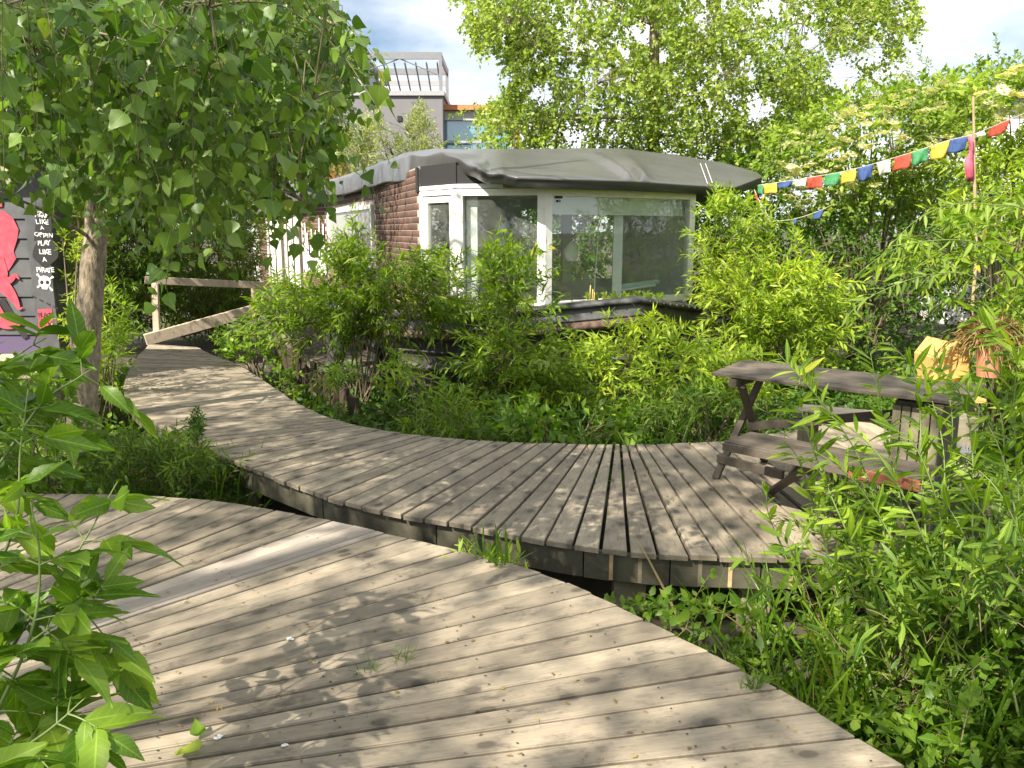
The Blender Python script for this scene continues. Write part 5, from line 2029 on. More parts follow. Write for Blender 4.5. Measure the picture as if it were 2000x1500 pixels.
# ================================================================== TREES
def tree(name, label, trunk, trunk_r, limbs, twig_pts, leaf, size, mat, m, twig, rows, sag, hang, spread, jit, indiv=0, petiole=0.0, group=None, teeth=0.0, limb_r=.03, fold=.1, bark='bark', up=-.1):
    """trunk path, limbs that leave it, and leafy twigs at given points hung on the nearest limb"""
    root = thing(name, label, 'tree', trunk[0], group)
    tp = catmull(np.array(trunk, float), 8)
    tr_ = np.interp(np.linspace(0, 1, len(tp)), np.linspace(0, 1, len(trunk_r)), trunk_r)
    tr_ = tr_ * (1 + .04 * np.sin(np.arange(len(tp)) * 1.9))
    mb = MB()
    mb.tube(tp, tr_, 16)
    mb.build('trunk', M[bark], root, smooth=True)
    nodes = [tp[len(tp) // 3:]]
    lp = []
    for lb in limbs:
        c = catmull(np.array(lb, float), 5)
        t = np.linspace(0, 1, 14)
        c = np.stack([np.interp(t, np.linspace(0, 1, len(c)), c[:, j]) for j in range(3)], 1)
        lp.append(c)
        mb = MB()
        mb.tube(c, np.linspace(limb_r, limb_r * .25, 14) * random.uniform(.8, 1.2) * (.5 if len(lb) == 5 else 1), 8)
        mb.build('branch', M[bark], root, smooth=True)
        nodes.append(c[2:])
    nodes = np.concatenate(nodes)
    A = np.asarray(twig_pts)
    subs = A[rng.choice(len(A), min(90, len(A)), replace=False)]
    src = nodes[((subs[:, None] - nodes[None]) ** 2).sum(-1).argmin(1)]
    gl = np.linalg.norm(subs - src, axis=1)
    sb = bez(src, src * .5 + subs * .5 + np.array([0, 0, .12]) * gl[:, None] + rng.normal(0, .06, src.shape) * gl[:, None], subs, 8)
    Vb, Qb = tube_arrays(sb, np.linspace(1, .35, 8)[None] * np.clip(.003 + .0035 * gl, .003, .011)[:, None], 5)
    ob_ = obj('side_branches', np_mesh('side_branches', Vb, Qb, True), M[bark], root)
    ob_['kind'] = 'stuff'
    nodes = np.concatenate([nodes, sb[:, 2:].reshape(-1, 3)])
    n = len(A)
    cen = np.array(trunk[-1]) * .5 + A.mean(0) * .5
    D = norm(norm(A - cen) * .7 + rng.normal(0, .6, (n, 3)) + np.array([0, 0, up]))
    Ln = twig * rng.uniform(.5, 1.3, n)
    P, T, path = twig_leaves(A - D * Ln[:, None] * .4, D, Ln, m, sag, spread, hang, jit)
    S = size * rng.uniform(.55, 1.2, len(P))
    # leaf faces turn every way on their long stalks
    B, T, N = leaf_frames(T, np.array([0, 0, .55]), jit)
    if indiv:
        pr = project(P + T * S[:, None] * .5)
        vis = (pr[:, 0] > 5) & (pr[:, 0] < 1995) & (pr[:, 1] > 5) & (pr[:, 1] < 1495)
        score = np.where(vis, S / pr[:, 2], 0) * rng.uniform(.8, 1.0, len(S))
        pick = np.argsort(-score)[:indiv]
        leaf_objects(leaf, mat, root, P[pick], B[pick], T[pick], N[pick], S[pick], 8, petiole, teeth)
        rest = np.ones(len(P), bool)
        rest[pick] = False
        P, T, B, N, S = P[rest], T[rest], B[rest], N[rest], S[rest]
    parts = []
    pr = project(P)
    fine_ = (pr[:, 0] > -60) & (pr[:, 0] < 2060) & (pr[:, 1] > -60) & (pr[:, 1] < 1560) & (pr[:, 2] < 6.4)
    for rw, sel in ((rows, fine_), (1, ~fine_)):
        if not sel.any():
            continue
        p_, b_, t_, n_, s_ = P[sel], B[sel], T[sel], N[sel], S[sel]
        for i in range(4):
            tm = leaf_shape(leaf, rw, fold * rng.uniform(.3, 1.7), .14 * rng.uniform(0, 2), petiole if rw > 2 else 0)
            parts.append(leaf_cloud(tm, p_[i::4], b_[i::4], t_[i::4], n_[i::4], s_[i::4]))
    V, Fc = merge(parts)
    fo = obj('crown', np_mesh('crown', V, Fc), L[mat], root)
    fo['kind'] = 'stuff'
    a0 = path[:, 0]
    near = np.empty(n, int)
    for i in range(0, n, 1500):
        near[i:i + 1500] = ((a0[i:i + 1500, None] - nodes[None]) ** 2).sum(-1).argmin(1)
    st = nodes[near]
    gap = np.linalg.norm(st - a0, axis=1)
    use = (gap < .9) & (rng.uniform(0, 1, n) < .55)
    cp = bez(st, st * .5 + a0 * .5 + np.array([0, 0, .15]) * gap[:, None], a0, 6)[use]
    V2, Q2 = tube_arrays(cp, np.broadcast_to(np.linspace(.0045, .002, 6)[None], cp.shape[:2]), 4)
    V3, Q3 = tube_arrays(path, np.broadcast_to(np.linspace(.0025, .0012, 4)[None], path.shape[:2]), 3)
    V4, Q4 = merge([(V2, Q2), (V3, Q3)])
    o2 = obj('twigs', np_mesh('twigs', V4, Q4), M['twig'], root)
    o2['kind'] = 'stuff'
    return root


def clump_pts(C, n, rad):
    return C[rng.integers(0, len(C), n)] + rng.normal(0, rad, (n, 3))


# ---- the poplar at the left whose crown hangs over the decks
base = G(158, 872, -.24)
tk = [base + np.array([0, 0, -.25]), base, U(172, 640, 6.9), U(190, 430, 6.9), U(206, 240, 6.85), U(222, 30, 6.8), base + np.array([.55, -.1, 7.6]), base + np.array([.5, -.1, 9.0])]
POP = [(-60, -60), (650, -60), (680, 20), (715, 60), (725, 115), (680, 140), (665, 200), (640, 250), (610, 280), (610, 330), (580, 365), (530, 370), (470, 385), (420, 395), (330, 400), (250, 385), (205, 350), (120, 310), (60, 290), (-60, 320)]
pts = []
# front layer: twigs close to the camera
C = sample_body(POP, (2.9, 5.4), 90)
pts.append(clump_pts(C, 520, .17))
C = sample_body(POP, (4.6, 7.6), 90)
pts.append(clump_pts(C, 1400, .26))
POPN = [(-40, -40), (560, -40), (590, 120), (560, 270), (520, 330), (380, 330), (250, 280), (40, 250)]
C = sample_body(POPN, (2.3, 3.2), 40)
pts.append(clump_pts(C, 70, .10))
PW = np.concatenate(pts)
ok = in_poly(project(PW)[:, :2], POP)
PW = PW[ok]
# crown overhead and beside, out of the frame
q = rng.normal(size=(150, 3))
q = norm(q) * rng.uniform(.25, 1, (150, 1)) ** (1 / 3)
C2 = np.array([-4.3, 3.6, 6.0]) + q * np.array([3.0, 3.3, 2.4])
P2 = clump_pts(C2, 1300, .30)
pr = project(P2)
infr = (pr[:, 0] > -150) & (pr[:, 0] < 2100) & (pr[:, 1] > -130) & (pr[:, 1] < 1600) & (P2[:, 1] > .2)
P2 = P2[~infr & (P2[:, 2] > 2.6)]
limbs = [[U(206, 240, 6.85), U(330, 160, 5.6), U(520, 120, 4.6), U(640, 90, 4.2)], [U(190, 400, 6.9), U(350, 330, 5.4), U(500, 350, 4.0), U(590, 390, 3.6)],
         [U(215, 120, 6.8), U(400, 30, 6.2), U(560, 20, 5.8), U(660, 50, 5.6)], [U(200, 300, 6.85), U(140, 120, 5.0), U(0, 70, 3.4), U(-120, 30, 2.8)],
         [U(222, 30, 6.8), U(300, -200, 5.5), U(420, -420, 4.0), np.array([-1.2, 2.2, 5.2])],
         [U(222, 30, 6.8), base + np.array([-.8, -2, 6.5]), base + np.array([-1.2, -4, 7.0]), base + np.array([-1, -5.5, 6.6])],
         [base + np.array([.5, -.1, 7.0]), base + np.array([1.6, -1.6, 7.6]), base + np.array([2.6, -3.0, 7.6])],
         [base + np.array([.4, 0, 6.0]), base + np.array([-1.5, .3, 7.0]), base + np.array([-3.0, .2, 7.4])],
         [U(186, 470, 6.9), U(120, 430, 6.6), U(60, 400, 6.3), U(0, 375, 6.1), U(-60, 350, 6.0)]]
tree('poplar_tree', 'tall poplar with grey trunk at left, its crown hanging over the boardwalk', tk, [.135, .125, .105, .09, .078, .07, .05, .02], limbs, np.concatenate([PW, P2]),
     'poplar', .058, 'poplar', 13, .36, 5, .45, .45, .9, .8, indiv=300, petiole=.45, teeth=.05, limb_r=.032)

# ---- the big poplar behind the boat
POB = [(862, -60), (905, 30), (925, 95), (985, 125), (1000, 165), (970, 195), (930, 205), (895, 212), (930, 240), (955, 290), (1010, 300), (1250, 300), (1480, 340), (1560, 300), (1620, 230), (1690, 205), (1720, 130), (1790, 70), (1800, 20), (1770, -60)]
C = sample_body(POB, (15.5, 20.5), 190)
PW = clump_pts(C, 6200, .38)
PW = PW[in_poly(project(PW)[:, :2], POB)]
# gaps where the sky shows through
pr = project(PW)
hole = np.zeros(len(PW), bool)
for hx, hy, hr in ((1258, 60, 26), (1285, 105, 22), (1485, 205, 30), (1585, 80, 28), (1640, 130, 34), (1060, 180, 24), (1120, 262, 20), (1460, 130, 18), (1700, 100, 24), (1220, 100, 14), (1375, 30, 18)):
    hole |= (np.hypot(pr[:, 0] - hx, (pr[:, 1] - hy)) < hr)
PW = PW[~hole]
q = norm(rng.normal(size=(90, 3))) * rng.uniform(.3, 1, (90, 1)) ** (1 / 3)
P2 = clump_pts(U(1300, -330, 18) + q * np.array([4.5, 3.0, 2.8]), 900, .4)
pr = project(P2)
P2 = P2[pr[:, 1] < -60]
bt = U(1272, 330, 18.2) * np.array([1, 1, 0]) + np.array([0, 0, -.4])
tree('poplar_tree', 'large bright poplar towering behind the houseboat roof', [bt, U(1276, 300, 18.2), U(1278, 100, 18.2), U(1282, -100, 18.2), U(1290, -420, 18.2)], [.16, .13, .11, .09, .03],
     [[U(1277, 200, 18.2), U(1180, 120, 17.5), U(1040, 90, 17.2)], [U(1277, 250, 18.2), U(1380, 190, 17.5), U(1520, 170, 17.3)], [U(1278, 150, 18.2), U(1450, 60, 18.8), U(1680, 40, 18.6)],
      [U(1277, 230, 18.2), U(1150, 230, 17.2), U(1000, 240, 17)], [U(1280, 50, 18.2), U(1120, -20, 18.8), U(960, 20, 18.2)], [U(1277, 260, 18.2), U(1350, 270, 17.4), U(1470, 280, 17)],
      [U(1290, -250, 18.2), U(1400, -380, 18.5), U(1500, -420, 18.2)]],
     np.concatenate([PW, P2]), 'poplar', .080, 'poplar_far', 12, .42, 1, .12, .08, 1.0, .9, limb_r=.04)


# ---- the tall poplar behind the viewer that dapples the decks
q = norm(rng.normal(size=(150, 3))) * rng.uniform(.1, 1, (150, 1)) ** (1 / 3)
P2 = clump_pts(np.array([-6.0, -2.5, 8.0]) + q * np.array([4.6, 4.0, 1.5]), 2300, .24)
q = norm(rng.normal(size=(40, 3))) * rng.uniform(.1, 1, (40, 1)) ** (1 / 3)
P2 = np.concatenate([P2, clump_pts(np.array([-8.4, .2, 8.8]) + q * np.array([2.4, 2.2, 1.8]), 380, .35)])
P2 = P2[P2[:, 2] > 5.6]
bk = np.array([-7.4, -2.6, -.42])
tree('poplar_tree', 'tall poplar standing behind the viewer whose shade falls on the decks', [bk, bk + np.array([.1, 0, 2.4]), bk + np.array([.3, .1, 5]), bk + np.array([.4, .2, 8]), bk + np.array([.5, .2, 10.2])], [.2, .17, .14, .09, .03],
     [[bk + np.array([.3, .1, 5.2]), bk + np.array([2.4, -.6, 7.0]), bk + np.array([5.0, -.6, 8.4])], [bk + np.array([.3, .1, 5.6]), bk + np.array([1.6, 1.4, 7.2]), bk + np.array([4.2, 2.4, 8.4])],
      [bk + np.array([.3, .1, 5.4]), bk + np.array([-.6, 1.8, 7.4]), bk + np.array([-.9, 3.6, 9.0])], [bk + np.array([.3, .1, 6.0]), bk + np.array([1.4, -1.6, 7.2]), bk + np.array([2.6, -3.2, 8.2])], [bk + np.array([.4, .1, 7.0]), bk + np.array([-1.0, -1.2, 8.2]), bk + np.array([-2.2, -1.8, 8.8])]],
     P2, 'poplar', .085, 'poplar', 12, .5, 1, .35, .4, .9, .8, limb_r=.045)


def shrub(label, poly, d0, d1, leaf, size, mat, bpx, lai=3.5, name='shrub', cat='shrub', **kw):
    b_ = U(*bpx)
    b_ = np.array([b_[0], b_[1], -.42])
    return plant(name, label, cat, poly, (d0, d1), leaf, size, mat, b_, lai=lai, **kw)


GB = 'shrubs growing round the houseboat'
# ---- far shrubs and trees
shrub('tall leafy tree filling the background behind the left poplar', [(-60, -40), (640, -40), (690, 120), (660, 260), (600, 300), (560, 360), (500, 400), (300, 430), (-60, 420)], 11, 15, 'ovate', .085, 'olive', (40, 500, 15),
      lai=3.0, name='background_tree', cat='tree', m=12, twig=.5, crad=.35, stems=10, stem_r=.06, rows=1, stem_mat='bark', part_stems='trunk', foliage='crown')
shrub('dense dark shrub between the painted shed and the gangway', [(112, 370), (230, 350), (330, 380), (345, 560), (300, 640), (200, 640), (112, 640)], 12.8, 15, 'willow', .13, 'herb', (190, 620, 13.5), lai=7, m=14, twig=.4, stems=14, rows=1)
shrub('feathery olive shrub behind the gangway handrail', [(300, 380), (420, 340), (500, 380), (505, 480), (500, 600), (420, 640), (320, 640)], 14, 18, 'willow', .13, 'olive', (420, 590, 16), lai=7, m=14, twig=.45, stems=14, rows=1)
shrub('bright narrow leaved bush beside the trunk and walkway', [(190, 580), (205, 535), (230, 560), (250, 610), (255, 660), (240, 700), (225, 770), (215, 850), (190, 880), (188, 640)], 7.4, 9.2, 'willow', 0.11, 'willow', (215, 800, 8.2), lai=3.6, m=14, twig=0.35, stems=10, rows=2, crad=.15)
shrub('silvery willow standing in front of the grey building', [(700, 340), (700, 270), (720, 215), (745, 205), (760, 260), (790, 270), (805, 215), (820, 195), (838, 240), (860, 290), (870, 320), (830, 340)], 24, 27, 'willow', .16, 'silver', (790, 350, 25.5), lai=3.2, m=14, twig=.6, up=1.4, stems=12, stem_r=.03, rows=1, crad=.3, name='willow_tree', cat='tree')
shrub('pale willow left of the silvery willow, above the tarpaulin', [(600, 300), (640, 280), (690, 240), (715, 225), (740, 300), (740, 350), (660, 370), (610, 330)], 22, 25, 'willow', .15, 'silver', (680, 360, 23.5), lai=3.2, m=14, twig=.55, up=1.0, stems=10, stem_r=.03, rows=1, crad=.3, name='willow_tree', cat='tree')
shrub('rust red shrub showing above the left end of the roof', [(592, 365), (612, 315), (645, 305), (680, 330), (685, 370), (620, 400)], 20.6, 22, 'willow', .12, 'rusty', (640, 370, 21.2), lai=4, m=12, twig=.4, stems=8, rows=1)
shrub('small poplar sapling in front of the blue glass', [(890, 300), (885, 260), (905, 212), (950, 205), (1000, 230), (1010, 300)], 19, 21, 'poplar', .08, 'poplar_far', (960, 310, 20), lai=.9, m=8, twig=.4, stems=8, stem_r=.02, rows=2, crad=.3, name='sapling', cat='tree')
shrub('hazy pale tree top at the right beyond the elder', [(1700, 200), (1730, 130), (1770, 90), (1800, 95), (1835, 130), (1850, 190), (1830, 220), (1720, 230)], 28, 32, 'willow', .2, 'silver', (1780, 300, 30), lai=2.2, m=12, twig=.7, stems=8, stem_r=.05, rows=1, crad=.5, name='distant_tree', cat='tree')
shrub('pointed tree rising at the upper right corner', [(1880, 180), (1905, 130), (1935, 95), (1948, 40), (1960, 70), (1990, 110), (2060, 120), (2060, 220), (1880, 220)], 24, 27, 'ovate', .14, 'olive', (1960, 300, 25.5), lai=3.2, m=12, twig=.6, up=1.2, stems=10, stem_r=.05, rows=1, crad=.4, name='pointed_tree', cat='tree')
# the elder with its flat flower heads
ELD = [(1480, 330), (1510, 255), (1590, 215), (1680, 180), (1760, 165), (1850, 140), (1900, 155), (1930, 230), (1900, 330), (1850, 400), (1700, 440), (1560, 430), (1500, 380)]
eld = shrub('flowering elder with cream flower plates behind the prayer flags', ELD, 12, 14.5, 'ovate', .11, 'elder', (1700, 560, 13.2), lai=5.5, m=10, twig=.45, stems=16, stem_r=.03, rows=2, name='elder_bush', crad=.25)
eld2 = shrub('smaller elder with flower plates at the right edge below the pointed tree', [(1860, 190), (1900, 150), (1960, 140), (2060, 130), (2060, 320), (1960, 330), (1880, 290)], 9.8, 11.5, 'ovate', .11, 'elder', (1990, 500, 10.8), lai=4, m=10, twig=.4, stems=12, stem_r=.02, rows=2, name='elder_bush', crad=.25)


def umbels(root, poly, dr, n):
    Cn = sample_body(poly, dr, n)
    parts = []
    for c in Cn:
        c = c + np.array([0, -.25, .10])
        k_ = 60
        rr_ = .082 * np.sqrt(rng.uniform(0, 1, k_)) * rng.uniform(.8, 1.35)
        aa = rng.uniform(0, 6.28, k_)
        tilt = rng.normal(0, .25, 2)
        P_ = c + np.stack([rr_ * np.cos(aa), rr_ * np.sin(aa), .02 * rng.normal(size=k_) * .4 + tilt[0] * rr_ * np.cos(aa) + tilt[1] * rr_ * np.sin(aa) - 2.0 * rr_ ** 2], 1)
        T_ = np.stack([np.cos(aa * 3), np.sin(aa * 3), .2 * rng.normal(size=k_)], 1)
        B, T_, N = leaf_frames(T_, np.array([0, 0, 1.0]), .25)
        R_ = rr_.max() * .75
        hexv = np.array([c + np.array([0, 0, -.05])] + [c + np.array([R_ * math.cos(q_), R_ * math.sin(q_), tilt[0] * R_ * math.cos(q_) + tilt[1] * R_ * math.sin(q_) - 2.0 * R_ * R_ - .006]) for q_ in np.linspace(0, 6.283, 9)[:-1]])
        hexf = np.array([(0, 1 + q_, 1 + (q_ + 1) % 8) for q_ in range(8)], np.int32)
        parts.append((hexv, hexf, leaf_cloud(leaf_shape('round', 1, .1, .05), P_, B, T_, N, np.full(k_, .034) * rng.uniform(.7, 1.2, k_))))
        st_ = bez(c[None] + np.array([[0, 0, -.02]]), c[None] + np.array([[0, .03, -.1]]), c[None] + np.array([[0, .08, -.18]]), 4)
    for p_ in parts:
        o_ = obj('flower_head', np_mesh('flower_head', *merge([(p_[0], p_[1]), p_[2]])), L['umbel'], root)


umbels(eld, [(1500, 350), (1530, 280), (1620, 240), (1700, 210), (1860, 170), (1900, 230), (1860, 320), (1760, 350), (1600, 420), (1520, 400)], (11.6, 12.6), 105)
umbels(eld2, [(1870, 200), (1960, 150), (2010, 150), (2010, 260), (1900, 270)], (9.7, 10.6), 22)

shrub('dense dark bushes directly behind the houseboat cabin', [(840, 330), (1000, 300), (1200, 300), (1420, 330), (1420, 640), (840, 640)], 17, 19.5, 'ovate', .13, 'dark', (1120, 560, 18), lai=5.5, m=12, twig=.5, stems=12, stem_r=.03, rows=1, name='hedge', cat='hedge', crad=.4)
# ---- willows and bushes on the right
shrub('sunlit yellow green willow against the right end of the houseboat', [(1370, 400), (1430, 385), (1500, 420), (1580, 430), (1640, 520), (1650, 600), (1640, 700), (1560, 740), (1430, 730), (1370, 680), (1380, 600), (1365, 500)], 9.4, 11.6, 'willow', 0.14, 'willow_y', (1500, 720, 10.4), lai=6.5, m=20, twig=0.72, stems=18, rows=2, name='willow_bush', crad=.22, stem_r=.014, sag=0.35, hang=0.3, up=0.9, spread=0.7)
shrub('deep shaded thicket with bare stems behind the picnic table', [(1560, 430), (1700, 420), (1820, 440), (1860, 520), (1830, 640), (1780, 740), (1620, 740), (1570, 640)], 11.2, 13.2, 'ovate', .10, 'dark', (1690, 640, 12), lai=3.2, m=10, twig=.4, stems=30, stem_r=.022, rows=2, name='thicket', crad=.3)
shrub('narrow leaved willow arching over from the right edge', [(1770, 470), (1880, 400), (2060, 320), (2060, 720), (1960, 700), (1880, 640), (1820, 640), (1780, 560)], 6.6, 8.6, 'willow', 0.16, 'willow', (1960, 700, 7.6), lai=4.2, m=20, twig=0.85, sag=0.6, stems=20, rows=2, name='willow_bush', crad=.25, stem_r=.014, hang=0.35)
shrub('yellowish willow behind the flag pole', [(1840, 380), (1900, 300), (1960, 270), (2060, 240), (2060, 480), (1960, 520), (1880, 480)], 9.4, 11, 'willow', 0.15, 'willow_y', (1960, 600, 10.2), lai=3.6, m=16, twig=0.5, stems=12, rows=1, name='willow_bush', crad=.25)
shrub('broad hedge of mixed bushes closing the view behind the elder', [(1380, 330), (1480, 290), (1700, 330), (2060, 330), (2060, 760), (1380, 760)], 15, 18, 'ovate', .12, 'dark', (1700, 620, 16.5), lai=3.5, m=12, twig=.5, stems=16, stem_r=.03, rows=1, name='hedge', cat='hedge', crad=.4)

# ---- willows in front of the houseboat
shrub('leafy willow covering the brick side of the houseboat', [(520, 570), (590, 560), (620, 510), (655, 470), (700, 440), (735, 470), (755, 455), (775, 500), (815, 485), (850, 500), (885, 490), (900, 560), (880, 620), (850, 660), (800, 640), (760, 660), (690, 660), (620, 650), (560, 690), (520, 650)], 8.8, 10.2, 'willow', 0.14, 'willow', (700, 700, 9.4), lai=8, m=20, twig=0.72, stems=16, rows=2, name='willow_bush', crad=.2, stem_r=.013, up=0.9, sag=0.35, hang=0.3, spread=0.7)
shrub('upright willow growing at the bow in front of the middle window', [(935, 640), (945, 590), (930, 545), (960, 500), (985, 465), (1000, 500), (1035, 505), (1045, 560), (1080, 580), (1075, 640), (1100, 700), (1100, 760), (1050, 850), (900, 860), (890, 780), (920, 700)], 8.0, 9.2, 'willow', 0.14, 'willow', (985, 840, 8.5), lai=7.5, m=20, twig=0.72, stems=16, rows=2, name='willow_bush', crad=.18, stem_r=.013, up=0.9, sag=0.35, hang=0.3, spread=0.7)
shrub('thin willow spray hanging before the dark hull', [(600, 715), (640, 690), (720, 700), (775, 690), (800, 720), (760, 760), (700, 770), (650, 755)], 7.6, 8.3, 'willow', 0.14, 'willow', (860, 790, 7.9), lai=3.2, m=18, twig=0.6, stems=6, rows=2, name='willow_bush', crad=.12, stem_r=.008, sag=0.5, hang=0.35)
shrub('low willow bush at the walkway edge below the tyre', [(780, 840), (800, 790), (860, 760), (920, 780), (960, 820), (960, 866), (860, 860)], 6.5, 7.4, 'willow', 0.11, 'willow', (870, 850, 6.9), lai=6, m=16, twig=0.45, stems=10, rows=2, name='willow_bush', crad=.12, hang=0.2)
shrub('wide willow thicket below the bow of the houseboat', [(1050, 720), (1100, 690), (1180, 650), (1260, 640), (1360, 640), (1480, 680), (1500, 760), (1440, 800), (1300, 800), (1160, 800), (1060, 800)], 7.6, 9.2, 'willow', 0.14, 'willow_y', (1240, 780, 8.4), lai=6.5, m=20, twig=0.72, stems=16, rows=2, name='willow_bush', crad=.2, up=0.9, sag=0.35, hang=0.3, spread=0.7)
shrub('low mixed bush behind the middle of the walkway', [(950, 868), (960, 800), (1040, 770), (1130, 760), (1230, 800), (1240, 868)], 6.4, 7.6, 'ovate', 0.095, 'lush', (1090, 860, 7.0), lai=5.5, m=12, twig=0.32, stems=12, rows=2, crad=.12, zmin=-.35)
shrub('low leafy bush behind the walkway next to the picnic table', [(1220, 868), (1230, 790), (1320, 760), (1430, 760), (1530, 780), (1560, 850), (1500, 866)], 6.5, 7.8, 'willow', 0.115, 'herb', (1390, 860, 7.1), lai=4.2, m=16, twig=0.42, stems=14, rows=2, crad=.12, zmin=-.35, hang=0.2)
shrub('dark shaded growth under the hull behind the walkway', [(600, 790), (700, 790), (820, 760), (1000, 700), (1100, 760), (1000, 830), (800, 850), (700, 825)], 8.2, 9.3, 'ovate', .08, 'dark', (850, 830, 8.8), lai=1.8, m=10, twig=.3, stems=10, rows=1, crad=.2)
shrub('ivy like clump along the inner curve of the walkway', [(425, 692), (450, 665), (520, 680), (560, 720), (600, 765), (640, 800), (600, 790), (540, 755), (490, 715)], 8.4, 11.0, 'round', .06, 'lush', (530, 745, 9.5), lai=4.5, m=10, twig=.2, stems=8, rows=2, crad=.1, zmin=-.4)
shrub('leggy shrub below the gangway', [(420, 670), (440, 630), (500, 610), (560, 630), (580, 690), (540, 700), (480, 690)], 10.8, 12, 'ovate', .08, 'herb', (500, 690, 11.4), lai=3, m=10, twig=.3, stems=10, rows=2, crad=.15)

shrub('willow bushes carrying on beyond the right edge of the view', [(2040, 420), (2300, 380), (2700, 420), (2750, 900), (2300, 900), (2040, 800)], 5.2, 7.6, 'willow', .15, 'willow', (2380, 860, 6.4), lai=3.2, m=18, twig=.6, sag=.4, stems=18, rows=1, name='willow_bush', crad=.3, hang=.3)
# ---- herbs between the two decks
shrub('upright herbs filling the wedge between the two decks', [(190, 965), (185, 880), (250, 840), (330, 860), (390, 850), (420, 890), (500, 930), (545, 995), (440, 985), (320, 970)], 5.1, 6.4, 'willow', .075, 'herb', (350, 940, 5.7), lai=7, m=14, twig=.30, up=1.3, stems=30, stem_r=.004, rows=2, name='herb_patch', cat='herbs', crad=.12, zmin=-.4, spread=.9)
shrub('tall flowering herb spike standing before the walkway edge', [(365, 860), (372, 815), (385, 800), (396, 830), (392, 870)], 5.6, 5.9, 'willow', .05, 'dark', (372, 960, 5.7), lai=7, m=16, twig=.14, up=1.4, stems=4, stem_r=.005, rows=1, name='herb_spike', cat='herb', crad=.05, spread=1.0)
shrub('lush undergrowth round the poplar trunk foot', [(-40, 960), (-40, 760), (60, 740), (140, 760), (190, 860), (200, 950), (100, 960)], 4.9, 6.4, 'ovate', .09, 'lush', (80, 930, 5.6), lai=4.5, m=10, twig=.3, up=.8, stems=14, stem_r=.006, rows=2, name='undergrowth', cat='plant', crad=.15)
shrub('bright weeds below the stone ledge', [(-40, 780), (-40, 715), (60, 722), (150, 700), (200, 680), (205, 760), (130, 800)], 6.8, 8.0, 'ovate', .085, 'lush', (90, 790, 7.2), lai=4, m=10, twig=.3, up=.8, stems=12, stem_r=.006, rows=2, name='undergrowth', cat='plant', crad=.15)
shrub('green bush between the shed corner and the poplar trunk', [(122, 400), (160, 380), (185, 420), (190, 560), (170, 700), (120, 720), (118, 560)], 8.4, 9.2, 'willow', .085, 'willow_y', (140, 720, 8.0), lai=4, m=12, twig=.25, stems=8, rows=2, crad=.12)

# ---- lower right undergrowth
shrub('dense brambles filling the lower right corner', [(1290, 1215), (1340, 1160), (1440, 1190), (1560, 1180), (1700, 1200), (1850, 1170), (2060, 1150), (2060, 1560), (1800, 1560), (1650, 1440), (1480, 1320)], 2.6, 3.9, 'ovate', .065, 'lush', (1720, 1460, 3.0), lai=5, m=10, twig=.28, up=.8, stems=40, stem_r=.004, rows=5, name='bramble', cat='plant', crad=.12, zmin=-.45, indiv=300, teeth=.06)
shrub('willow herbs mixed through the brambles at lower right', [(1400, 1250), (1500, 1130), (1640, 1100), (1800, 1100), (2060, 1050), (2060, 1540), (1860, 1540), (1640, 1400)], 2.5, 3.7, 'willow', .10, 'herb', (1760, 1440, 3.1), lai=2.2, m=14, twig=.34, up=1.2, stems=30, stem_r=.004, rows=5, name='willow_herb', cat='plant', crad=.12, zmin=-.45, indiv=200)
shrub('dim weeds under the walkway edge', [(1280, 1140), (1500, 1140), (1760, 1130), (1960, 1110), (1960, 1220), (1700, 1220), (1420, 1230), (1300, 1190)], 3.9, 4.6, 'round', .06, 'dark', (1560, 1200, 4.2), lai=3.5, m=8, twig=.25, stems=12, stem_r=.004, rows=2, name='undergrowth', cat='plant', crad=.15, zmin=-.45)


shrub('weedy growth under and behind the picnic table end', [(1540, 1080), (1600, 960), (1700, 930), (1860, 900), (2060, 860), (2060, 1130), (1760, 1140)], 3.9, 5.0, 'willow', .095, 'herb', (1820, 1080, 4.4), lai=3.2, m=14, twig=.3, up=1.0, stems=20, stem_r=.004, rows=2, name='undergrowth', cat='plant', crad=.15, zmin=-.45)
